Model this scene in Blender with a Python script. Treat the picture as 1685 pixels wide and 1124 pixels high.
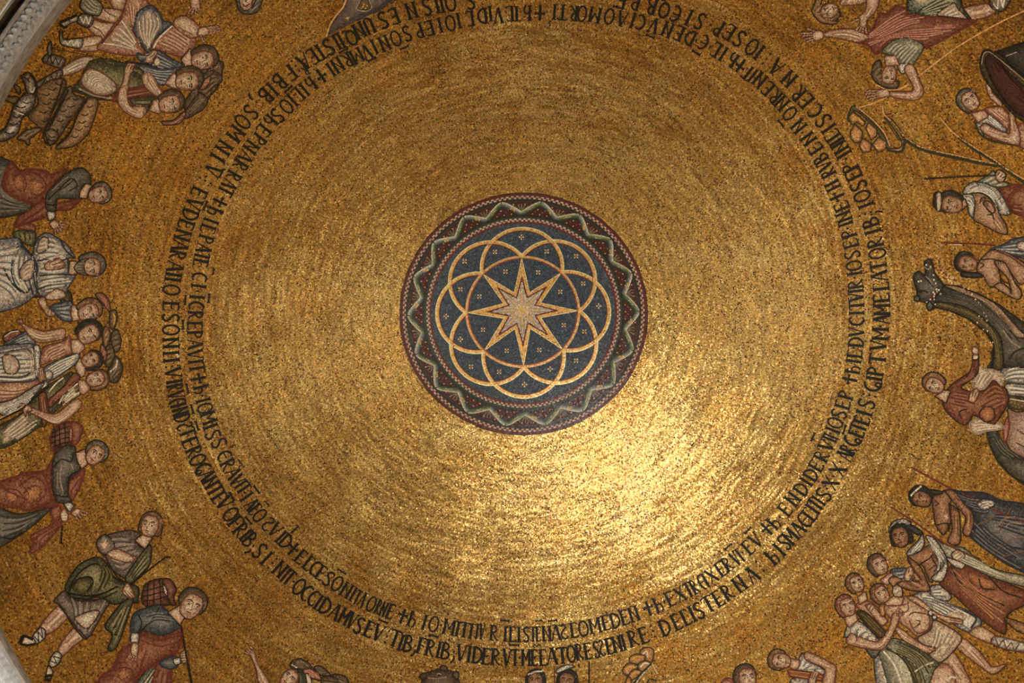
import bpy, math, random
import numpy as np
from mathutils import Matrix

# ------------------------------------------------------------------ scene, camera, light
scene = bpy.context.scene
for o in list(bpy.data.objects):
    bpy.data.objects.remove(o)
COL = scene.collection
rng = np.random.default_rng(11)

IMG_W, IMG_H, FOCAL = 1685.0, 1124.0, 1330.0
DOME_A, DOME_B, DOME_C, DOME_Z = 3.20, 3.03, 3.20, 5.0        # semi-axes and springing height, metres
CAM_POS = np.array([-0.0938, -0.7179, 1.60])
TILT = 0.13808
ct, st = math.cos(TILT), math.sin(TILT)
# rows: image right, image down, viewing direction
ROT = np.array([[1, 0, 0], [0, ct, -st], [0, st, ct]])

cam_data = bpy.data.cameras.new('camera')
cam = bpy.data.objects.new('camera', cam_data)
COL.objects.link(cam)
cam_data.sensor_width = 36.0
cam_data.lens = 36.0 * FOCAL / IMG_W
m = Matrix.Identity(4)
for i in range(3):
    m[i][0], m[i][1], m[i][2], m[i][3] = ROT[0][i], -ROT[1][i], -ROT[2][i], CAM_POS[i]
cam.matrix_world = m
scene.camera = cam

scene.view_settings.view_transform = 'Standard'
scene.view_settings.look = 'None'
scene.view_settings.exposure = 0.38
scene.view_settings.gamma = 1.0
scene.view_settings.use_curve_mapping = False

world = bpy.data.worlds.new('world')
scene.world = world
world.use_nodes = True
bg = world.node_tree.nodes['Background']
bg.inputs[0].default_value = (1.0, 0.92, 0.80, 1)
bg.inputs[1].default_value = 1.0


def area_lamp(name, loc, target, size, power, color, spread=180):
    d = bpy.data.lights.new(name, 'AREA')
    d.shape = 'DISK'
    d.size = size
    d.energy = power
    d.color = color
    d.spread = math.radians(spread)
    o = bpy.data.objects.new(name, d)
    COL.objects.link(o)
    v = np.array(target, float) - np.array(loc, float)
    from mathutils import Vector
    o.rotation_euler = Vector(v).to_track_quat('-Z', 'Y').to_euler()
    o.location = loc
    return o


area_lamp('window_glow', (-1.25, -2.0, 2.2), (0.60, 1.0, 7.9), 0.55, 72, (1.0, 0.98, 0.93))
area_lamp('window_glow', (-2.5, -3.0, 1.6), (0.9, 1.2, 7.9), 1.3, 52, (1.0, 0.96, 0.88))
area_lamp('window_glow', (-3.4, 1.7, 3.8), (1.9, -0.4, 7.5), 0.8, 14, (1.0, 0.92, 0.78))
area_lamp('window_glow', (1.9, 0.6, 2.8), (-1.0, 0.0, 8.0), 0.6, 15, (1.0, 0.92, 0.76))

# ------------------------------------------------------------------ dome geometry
S_INV = np.array([1 / DOME_A, 1 / DOME_B, 1 / DOME_C])


def on_dome(px):
    """points of the mosaic cartoon -> points on the inside of the dome"""
    px = np.atleast_2d(np.asarray(px, float))
    q = np.stack([(px[:, 0] - IMG_W / 2) / FOCAL, (px[:, 1] - IMG_H / 2) / FOCAL, np.ones(len(px))], 1)
    d = q @ ROT
    o = (CAM_POS - np.array([0, 0, DOME_Z])) * S_INV
    e = d * S_INV
    A = (e * e).sum(1); B = e @ o; C = o @ o - 1
    disc = np.maximum(B * B - A * C, 0)
    t = (-B + np.sqrt(disc)) / A
    return CAM_POS + t[:, None] * d


def to_cartoon(P):
    q = (P - CAM_POS) @ ROT.T
    return np.stack([IMG_W / 2 + FOCAL * q[:, 0] / q[:, 2], IMG_H / 2 + FOCAL * q[:, 1] / q[:, 2]], 1)


def dome_pt(th, ph):
    return np.stack([DOME_A * np.sin(th) * np.cos(ph), DOME_B * np.sin(th) * np.sin(ph), DOME_Z + DOME_C * np.cos(th)], -1)


def dome_normal(P):
    n = -(P - np.array([0, 0, DOME_Z])) * S_INV ** 2
    return n / np.linalg.norm(n, axis=1, keepdims=True)


def unit(v):
    return v / np.maximum(np.linalg.norm(v, axis=1, keepdims=True), 1e-9)


# ------------------------------------------------------------------ materials
def tessera_material(name, metallic, rough, spec=0.5, grain=0.10, coat=0.0):
    mt = bpy.data.materials.new(name)
    mt.use_nodes = True
    nt = mt.node_tree
    b = nt.nodes['Principled BSDF']
    at = nt.nodes.new('ShaderNodeAttribute'); at.attribute_name = 'tessera'
    no = nt.nodes.new('ShaderNodeTexNoise'); no.inputs['Scale'].default_value = 260
    tc = nt.nodes.new('ShaderNodeTexCoord')
    mr = nt.nodes.new('ShaderNodeMapRange')
    mr.inputs['To Min'].default_value = 1 - grain; mr.inputs['To Max'].default_value = 1 + grain
    mx = nt.nodes.new('ShaderNodeMix'); mx.data_type = 'RGBA'; mx.blend_type = 'MULTIPLY'
    mx.inputs[0].default_value = 1
    nt.links.new(tc.outputs['Object'], no.inputs['Vector'])
    nt.links.new(no.outputs[0], mr.inputs[0])
    nt.links.new(at.outputs['Color'], mx.inputs[6])
    nt.links.new(mr.outputs[0], mx.inputs[7])
    nt.links.new(mx.outputs[2], b.inputs['Base Color'])
    b.inputs['Metallic'].default_value = metallic
    b.inputs['Roughness'].default_value = rough
    b.inputs['Specular IOR Level'].default_value = spec
    b.inputs['Coat Weight'].default_value = coat
    b.inputs['Coat Roughness'].default_value = 0.30
    return mt


def plain_material(name, c1, c2, scale, rough=0.8, bump=0.3, detail=6):
    mt = bpy.data.materials.new(name)
    mt.use_nodes = True
    nt = mt.node_tree
    b = nt.nodes['Principled BSDF']
    no = nt.nodes.new('ShaderNodeTexNoise'); no.inputs['Scale'].default_value = scale; no.inputs['Detail'].default_value = detail
    tc = nt.nodes.new('ShaderNodeTexCoord')
    rp = nt.nodes.new('ShaderNodeValToRGB')
    rp.color_ramp.elements[0].position = 0.35; rp.color_ramp.elements[1].position = 0.68
    rp.color_ramp.elements[0].color = (*srgb(c1), 1); rp.color_ramp.elements[1].color = (*srgb(c2), 1)
    bp = nt.nodes.new('ShaderNodeBump'); bp.inputs['Strength'].default_value = bump; bp.inputs['Distance'].default_value = 0.01
    nt.links.new(tc.outputs['Object'], no.inputs['Vector'])
    nt.links.new(no.outputs[0], rp.inputs[0]); nt.links.new(rp.outputs[0], b.inputs['Base Color'])
    nt.links.new(no.outputs[0], bp.inputs['Height']); nt.links.new(bp.outputs[0], b.inputs['Normal'])
    b.inputs['Roughness'].default_value = rough
    return mt


def srgb(c):
    c = np.asarray(c, float) / 255.0
    return tuple(np.where(c <= 0.04045, c / 12.92, ((c + 0.055) / 1.055) ** 2.4))


SMALTI_GAIN = 1.42
M_GOLD = tessera_material('gold_glass_tesserae', 0.95, 0.38, grain=0.12, coat=0.75)
M_SMALTI = tessera_material('coloured_glass_tesserae', 0.0, 0.34, spec=0.42)
M_GILT = tessera_material('gilt_tesserae', 0.55, 0.40, grain=0.12)
M_BED = plain_material('lime_mortar_bed', (70, 48, 24), (104, 76, 40), 60, 0.95, 0.2)

# ------------------------------------------------------------------ meshes of tesserae


def quad_mesh(name, V, cols, mat):
    """V: (n,4,3) corners; cols: (n,3) linear colours"""
    n = len(V)
    me = bpy.data.meshes.new(name)
    me.vertices.add(4 * n); me.loops.add(4 * n); me.polygons.add(n)
    me.vertices.foreach_set('co', np.ascontiguousarray(V, np.float32).ravel())
    me.loops.foreach_set('vertex_index', np.arange(4 * n, dtype=np.int32))
    me.polygons.foreach_set('loop_start', np.arange(0, 4 * n, 4, dtype=np.int32))
    me.polygons.foreach_set('loop_total', np.full(n, 4, np.int32))
    at = me.attributes.new('tessera', 'FLOAT_COLOR', 'FACE')
    at.data.foreach_set('color', np.concatenate([cols, np.ones((n, 1))], 1).astype(np.float32).ravel())
    me.materials.append(mat)
    me.update(calc_edges=True)
    return me


def link(name, me, parent=None):
    o = bpy.data.objects.new(name, me)
    COL.objects.link(o)
    o.parent = parent
    return o


def tiles(P, T, hl, hw, lift, tilt_t=None, tilt_s=None, spin=0.10):
    """quads about P with long axis T (both (n,3)), half sizes in metres, facing into the room"""
    n = len(P)
    N = dome_normal(P)
    T = unit(T - (T * N).sum(1, keepdims=True) * N)
    Sx = np.cross(N, T)
    a = rng.normal(0, spin, n)[:, None]
    T2 = T * np.cos(a) + Sx * np.sin(a); S2 = -T * np.sin(a) + Sx * np.cos(a)
    if tilt_t is None:
        tilt_t = rng.normal(0, .05, n)
    if tilt_s is None:
        tilt_s = rng.normal(0, .05, n)
    c = P + N * np.reshape(lift, (-1, 1))
    Tt = T2 * np.reshape(hl, (-1, 1)) + N * (np.reshape(hl, (-1, 1)) * tilt_t[:, None])
    Ss = S2 * np.reshape(hw, (-1, 1)) + N * (np.reshape(hw, (-1, 1)) * tilt_s[:, None])
    return np.stack([c - Tt - Ss, c + Tt - Ss, c + Tt + Ss, c - Tt + Ss], 1)


def polar_grid(th0, th1, step, clip):
    """running-bond courses of tesserae round the apex; returns centres, along-course direction, course number"""
    TH, PH, RW = [], [], []
    k = 0
    th = th0
    while th < th1:
        n = max(6, int(2 * math.pi * DOME_A * math.sin(th) / (step * DOME_A)))
        ph = (np.arange(n) + rng.random()) * (2 * math.pi / n) + rng.normal(0, .10, n) * (2 * math.pi / n)
        TH.append(np.full(n, th) + rng.normal(0, .05, n) * step); PH.append(ph); RW.append(np.full(n, k))
        th += step; k += 1
    TH = np.concatenate(TH); PH = np.concatenate(PH); RW = np.concatenate(RW)
    P = dome_pt(TH, PH)
    X = to_cartoon(P)
    ok = (X[:, 0] > -clip) & (X[:, 0] < IMG_W + clip) & (X[:, 1] > -clip) & (X[:, 1] < IMG_H + clip)
    P, X, TH, PH, RW = P[ok], X[ok], TH[ok], PH[ok], RW[ok]
    T = np.stack([-DOME_A * np.sin(PH), DOME_B * np.cos(PH), np.zeros(len(PH))], 1)
    return P, X, TH, PH, RW, unit(T)


def smooth(pts, closed, n=6):
    p = np.asarray(pts, float)
    if len(p) < 3:
        return p
    if closed:
        q = np.concatenate([p[-1:], p, p[:2]])
    else:
        q = np.concatenate([2 * p[:1] - p[1:2], p, 2 * p[-1:] - p[-2:-1]])
    out = []
    t = np.linspace(0, 1, n, endpoint=False)[:, None]
    for i in range(1, len(q) - 2):
        a, b, c, d = q[i - 1], q[i], q[i + 1], q[i + 2]
        # damped Catmull-Rom
        m1 = (c - a) * .42; m2 = (d - b) * .42
        out.append((2 * t ** 3 - 3 * t ** 2 + 1) * b + (t ** 3 - 2 * t ** 2 + t) * m1 + (-2 * t ** 3 + 3 * t ** 2) * c + (t ** 3 - t ** 2) * m2)
    out = np.concatenate(out)
    if not closed:
        out = np.concatenate([out, p[-1:]])
    return out


def inside(X, poly):
    x, y = X[:, 0], X[:, 1]
    r = np.zeros(len(X), bool)
    p = poly; q = np.roll(poly, -1, 0)
    for (x0, y0), (x1, y1) in zip(p, q):
        if y0 == y1:
            continue
        c = (y0 > y) != (y1 > y)
        r ^= c & (x < (x1 - x0) * (y - y0) / (y1 - y0) + x0)
    return r


def edge_distance(X, poly):
    d = np.full(len(X), 1e9)
    p = poly; q = np.roll(poly, -1, 0)
    for a, b in zip(p, q):
        ab = b - a
        L = (ab * ab).sum()
        if L < 1e-9:
            continue
        t = np.clip(((X - a) @ ab) / L, 0, 1)
        e = X - a - t[:, None] * ab
        d = np.minimum(d, (e * e).sum(1))
    return np.sqrt(d)


def stroke(pts, width, step=2.3, closed=False):
    """a single row of tesserae laid along a line of the cartoon"""
    p = np.asarray(pts, float)
    if closed:
        p = np.concatenate([p, p[:1]])
    seg = np.linalg.norm(np.diff(p, axis=0), axis=1)
    s = np.concatenate([[0], np.cumsum(seg)])
    if s[-1] < .5:
        return None
    n = max(1, int(round(s[-1] / step)))
    e = np.linspace(0, s[-1], n + 1)
    ex = np.stack([np.interp(e, s, p[:, 0]), np.interp(e, s, p[:, 1])], 1)
    A = on_dome(ex)
    P = (A[:-1] + A[1:]) / 2
    T = A[1:] - A[:-1]
    hl = np.linalg.norm(T, axis=1) / 2 * .94
    hw = np.full(n, width / 2) * np.linalg.norm(P - CAM_POS, axis=1) / (FOCAL * 1.03)
    return P, T, hl, hw


# palette: name -> (edge, middle, light) as seen colours
PAL = {
    'sk': ((140, 94, 66), (184, 142, 108), (214, 178, 144)),
    'sd': ((98, 58, 38), (146, 96, 62), (176, 126, 88)),
    'sl': ((128, 84, 58), (168, 122, 86), (190, 148, 110)),
    'wh': ((88, 90, 94), (180, 160, 136), (224, 206, 180)),
    'wl': ((140, 112, 88), (190, 160, 128), (214, 190, 160)),
    'wg': ((88, 90, 74), (146, 136, 108), (190, 178, 146)),
    'bl': ((46, 54, 66), (104, 106, 108), (168, 164, 156)),
    'bt': ((38, 48, 58), (70, 76, 78), (122, 118, 108)),
    'bs': ((30, 36, 48), (58, 64, 74), (112, 108, 104)),
    'gr': ((44, 46, 30), (92, 86, 54), (146, 132, 86)),
    'gn': ((38, 50, 44), (104, 106, 84), (180, 164, 128)),
    'gd': ((40, 34, 20), (84, 66, 34), (116, 92, 50)),
    'rd': ((92, 38, 28), (128, 70, 46), (158, 100, 68)),
    'rl': ((100, 50, 34), (158, 92, 54), (180, 116, 72)),
    'rp': ((112, 56, 44), (158, 96, 74), (186, 124, 98)),
    'pk': ((130, 72, 52), (174, 120, 88), (204, 164, 130)),
    'gy': ((48, 48, 44), (84, 80, 68), (120, 112, 94)),
    'gs': ((66, 56, 48), (116, 98, 82), (160, 138, 116)),
    'hb': ((60, 44, 30), (98, 78, 54), (136, 110, 78)),
    'hl': ((96, 62, 38), (140, 98, 62), (172, 128, 84)),
    'hg': ((66, 60, 50), (116, 104, 84), (150, 136, 112)),
    'hk': ((24, 26, 26), (42, 44, 42), (74, 74, 68)),
    'hd': ((40, 42, 30), (70, 68, 50), (96, 92, 70)),
    'sa': ((54, 46, 42), (128, 108, 90), (192, 168, 142)),
    'sb': ((80, 54, 30), (120, 84, 48), (146, 108, 68)),
    'sc': ((70, 54, 38), (112, 86, 62), (148, 120, 90)),
    'se': ((96, 64, 36), (150, 106, 64), (186, 142, 96)),
    'br': ((58, 28, 22), (104, 56, 40), (140, 88, 64)),
    'cm': ((34, 34, 30), (68, 64, 54), (104, 96, 82)),
    'cb': ((50, 34, 26), (82, 60, 46), (108, 84, 66)),
    'go': ((44, 40, 22), (78, 68, 36), (112, 96, 52)),
    'tn': ((120, 88, 62), (150, 118, 88), (172, 140, 108)),
    'pw': ((120, 84, 66), (156, 120, 98), (178, 144, 120)),
    'lf': ((124, 78, 36), (172, 112, 56), (200, 140, 82)),
    'mr': ((42, 18, 22), (66, 28, 30), (92, 44, 40)),
    'dk': ((20, 20, 20), (36, 34, 32), (60, 54, 50)),
    'sy': ((56, 46, 42), (88, 72, 62), (112, 94, 80)),
    'sn': ((30, 30, 34), (48, 46, 48), (70, 66, 64)),
}


def _calm(c, k=.20):
    g = .35 * c[0] + .45 * c[1] + .20 * c[2]
    return tuple(c[i] * (1 - k) + (g * (1.04, 1.0, .93)[i]) * k for i in range(3))


PAL = {k: tuple(_calm(c, .34 if k in ('bs', 'bt', 'bl') else .20) for c in v) for k, v in PAL.items()}
INK = {'o': (36, 27, 20), 'r': (88, 48, 34), 'k': (18, 18, 18), 'g': (40, 44, 28), 'b': (36, 40, 48), 'w': (214, 196, 172),
       't': (198, 146, 92), 'm': (100, 42, 36), 'q': (120, 76, 52), 'y': (206, 150, 62), 'n': (150, 128, 106), 'x': None}
# ------------------------------------------------------------------ reading the cartoon


class Part:
    def __init__(self, name, label=None):
        self.name, self.label = name, label
        self.started = False
        self.strokes = []           # (layer, pts, width, colour, closed)


class Figure:
    def __init__(self, name, label, cat, group):
        self.name, self.label, self.cat, self.group = name, label, cat, group
        self.parts = []


FIGS, FILLS = [], []                # FILLS: (polygon, palette key, part) in painting order
layer_no = [0]
frng = random.Random(5)


def pts_of(words, tr, run_on=True):
    a = np.array([[float(v) for v in w.split(',')] for w in words])
    x0, y0, s = tr
    a = a / s + np.array([x0, y0])
    if not run_on:
        return a
    # what the frame cuts runs on a little beyond it
    a[:, 0] = np.where(a[:, 0] < 2.0, a[:, 0] - 16, np.where(a[:, 0] > IMG_W - 2.0, a[:, 0] + 16, a[:, 0]))
    a[:, 1] = np.where(a[:, 1] < 1.5, a[:, 1] - 16, np.where(a[:, 1] > IMG_H - 1.5, a[:, 1] + 16, a[:, 1]))
    return a


def add_line(part, pts, width, ink, closed=False):
    layer_no[0] += 1
    part.strokes.append((layer_no[0], pts, width, ink if isinstance(ink, tuple) else INK[ink], closed))


def add_fill(part, poly, pal, outline='o', w=1.65):
    layer_no[0] += 1
    FILLS.append((layer_no[0], poly, pal, part))
    if outline != 'x':
        add_line(part, poly, w, outline, True)


def head(fig, words, tr):
    """H chin crown turn skin hair style : a face with brows, eyes, nose, mouth, ear side and hair"""
    (chin, crown), turn, skin, hair, style = pts_of(words[:2], tr, False), float(words[2]), words[3], words[4], words[5]
    c = (chin + crown) / 2
    up = crown - chin
    h = np.linalg.norm(up) / 2
    up = up / (2 * h)
    rt = np.array([-up[1], up[0]])

    def q(*uv):
        return np.array([c + rt * u * h + up * v * h for u, v in uv])
    if hair != '-':
        hp = Part('hair'); fig.parts.append(hp)
        t = turn * .22
        if style == 'cap':
            poly = q((-.86 - t, -.25), (-1.14 - t, .45), (-.86 - t, 1.20), (0 - t, 1.50), (.86 - t, 1.20), (1.14 - t, .45), (.86 - t, -.25))
        elif style == 'long':
            poly = q((-.9 - t, -.75), (-1.08 - t, -.1), (-1.02 - t, .6), (-.68 - t, 1.15), (0 - t, 1.42), (.68 - t, 1.15), (1.02 - t, .6), (1.08 - t, -.1), (.9 - t, -.75))
        else:
            s = -1 if turn > 0 else 1          # thick at the back of the head
            poly = q((.70 * s, -.95), (1.16 * s, -.45), (1.34 * s, .4), (.94 * s, 1.20), (.1 * s, 1.50), (-.6 * s, 1.15), (-.84 * s, .55), (-.74 * s, .1))
        poly = smooth(poly, True)
        add_fill(hp, poly, hair, 'o', 1.9)
        base = np.array(PAL[hair][0]); lite = np.array(PAL[hair][2])
        for k in range(6):
            f = -1.0 + .4 * k
            ln = smooth(q((f * .72 - t, .62), (f * .92 - t, .95 - .1 * abs(f)), (f * 1.02 - t, .42)), False, 4)
            add_line(hp, ln, 1.3, tuple(lite if k % 2 else base))
    fp = Part('face'); fig.parts.append(fp)
    oval = smooth(q((0 + turn * .12, -1.0), (.50, -.84), (.77, -.25), (.77, .45), (.48, .92), (0, 1.0), (-.48, .92), (-.77, .45), (-.77, -.25), (-.50, -.84)), True)
    add_fill(fp, oval, skin, 'r' if skin != 'sd' else 'o', 1.7)
    if style == 'beard':
        bp = Part('beard'); fig.parts.append(bp)
        poly = smooth(q((-.72, -.05), (-.62, -.75), (-.25, -1.22), (.1, -1.38), (.5, -1.1), (.72, -.55), (.74, -.05), (.5, -.38), (.2, -.42), (0, -.5), (-.3, -.42), (-.52, -.35)), True)
        add_fill(bp, poly, hair, 'o', 1.5)
        for f in (-.45, -.2, .05, .3, .52):
            add_line(bp, q((f, -.55), (f * .9 + .03, -1.1)), 1.2, tuple(PAL[hair][0]))
        add_line(bp, q((-.2 + turn * .2, -.5), (.2 + turn * .2, -.5)), 1.4, 'r')
    t = turn * .24
    ink = 'o'
    for s in (-1, 1):
        ex = s * .34 + t
        k = .85 if s * turn > 0 else 1.0
        add_line(fp, smooth(q((ex - .22 * k, .34), (ex, .44), (ex + .2 * k, .36)), False, 3), 1.8, ink)      # brow
        add_line(fp, q((ex - .16 * k, .14), (ex + .14 * k, .15)), max(1.5, h * .15), tuple(PAL[skin][2]))
        add_line(fp, smooth(q((ex - .19 * k, .16), (ex, .26), (ex + .18 * k, .17)), False, 3), 1.2, ink)
        add_line(fp, q((ex - .09 + turn * .05, .14), (ex + .09 + turn * .05, .14)), max(2.1, h * .23), 'k')     # pupil
    n = t * 1.25
    sg = 1 if turn >= 0 else -1
    add_line(fp, smooth(q((t - .06 * sg, .36), (n + .02 * sg, -.02), (n + .12 * sg, -.24), (n - .05 * sg, -.28)), False, 4), 1.4, 'q' if skin != 'sd' else 'o')
    add_line(fp, q((n * .95 + .02 * sg, .3), (n + .05 * sg, -.12)), 1.3, tuple(PAL[skin][2]))
    if style != 'beard':
        add_line(fp, q((n - .20, -.50), (n + .02, -.47), (n + .20, -.50)), 1.8, 'r')
        add_line(fp, q((n - .12, -.66), (n + .12, -.66)), 1.1, 'q')
    add_line(fp, smooth(q((-.42 * sg, -.05), (-.40 * sg, -.35), (-.22 * sg, -.5)), False, 4), 1.8, tuple((np.array(PAL[skin][0]) + np.array(PAL[skin][1])) / 2))


def read(text):
    tr = (0, 0, 1); fig = part = None; pal = 'sk'
    for raw in text.strip().splitlines():
        ln = raw.strip()
        if not ln or ln.startswith(';'):
            continue
        k, rest = ln[0], ln[1:].strip()
        if k == '@':
            tr = tuple(float(v) for v in rest.split())
        elif k == '#':
            f = [v.strip() for v in rest.split('|')] + [''] * 3
            fig = Figure(f[0], f[1], f[2], f[3] or None); FIGS.append(fig); part = None
        elif k == '=':
            f = rest.split('|')
            part = Part(f[0], f[1] if len(f) > 1 else None); fig.parts.append(part)
        elif k == 'H':
            head(fig, rest.split(), tr); part = None
        else:
            w = rest.split()
            if k in 'FfPp':
                cc = w[0].split('/')
                pal = cc[0]
                poly = pts_of(w[1:], tr)
                if k in 'Ff':
                    poly = smooth(poly, True)
                if k in 'FP':
                    if part.started:              # every further piece is a part of its own
                        part = Part(part.name, part.label); fig.parts.append(part)
                    part.started = True
                add_fill(part, poly, pal, 'x' if k in 'fp' else (cc[1] if len(cc) > 1 else 'o'))
            elif k in 'LK':
                p = pts_of(w[2:], tr)
                add_line(part, smooth(p, False) if k == 'L' else p, float(w[1]), w[0])
            elif k == 'W':                       # folds between two guide lines, dark and light in turn
                n = int(w[0]); n = n + (n // 4); i = w.index('|')
                A, B = smooth(pts_of(w[1:i], tr), False, 8), smooth(pts_of(w[i + 1:], tr), False, 8)

                def res(p):
                    s = np.concatenate([[0], np.cumsum(np.linalg.norm(np.diff(p, axis=0), axis=1))])
                    e = np.linspace(0, s[-1], 14)
                    return np.stack([np.interp(e, s, p[:, 0]), np.interp(e, s, p[:, 1])], 1)
                A, B = res(A), res(B)
                for j in range(n):
                    f = (j + .5) / n
                    ln_ = A * (1 - f) + B * f
                    a_, b_ = (frng.randint(0, 3), frng.randint(10, 14)) if n > 2 else (0, 14)
                    ee, mm, ll = (np.array(c_, float) for c_ in PAL[pal])
                    if j % 2 == 0:
                        add_line(part, ln_[a_:b_], 2.0, tuple(ee * .85 + mm * .15))
                    else:
                        add_line(part, ln_[a_:b_], 1.9, tuple(ll * .75 + mm * .25))
                        if n < 9:
                            add_line(part, ln_[a_ + 3:b_ - 3], 2.4, tuple(ll))
            elif k == 'G':                        # open fingers: G n root0 root1 tip0 tip1
                n = int(w[0]); r0, r1, t0, t1 = pts_of(w[1:5], tr)
                for j in range(n):
                    f = j / max(1, n - 1)
                    r_, t_ = r0 * (1 - f) + r1 * f, t0 * (1 - f) + t1 * f
                    c_ = (r0 + r1) / 2
                    if n > 2:
                        t_ = c_ + (t_ - c_) * (1 + .16 * math.sin(math.pi * (.15 + .7 * f)) - .08)
                    d_ = (t_ - r_); nn_ = np.array([-d_[1], d_[0]]) / max(np.linalg.norm(d_), 1e-6)
                    mid = (r_ + t_) / 2 + nn_ * .5
                    fg = np.array([r_, mid, t_])
                    add_line(part, np.array([r_, mid, t_ + d_ * .06]), 4.0, 'r')
                    add_line(part, fg, 2.5, PAL[pal if pal in ('sk', 'sl', 'sd') else 'sk'][1])
            elif k == 'S':                        # fingers: S ink n root0 root1 tip0 tip1
                n = int(w[1]); r0, r1, t0, t1 = pts_of(w[2:6], tr)
                for j in range(n):
                    f = j / max(1, n - 1)
                    add_line(part, np.array([r0 * (1 - f) + r1 * f, t0 * (1 - f) + t1 * f]), 1.2, w[0])
            elif k == '*':                        # beads / dots: * ink size points
                for p in pts_of(w[2:], tr):
                    add_line(part, np.array([p - [float(w[1]) / 2, 0], p + [float(w[1]) / 2, 0]]), float(w[1]), w[0])

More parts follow.
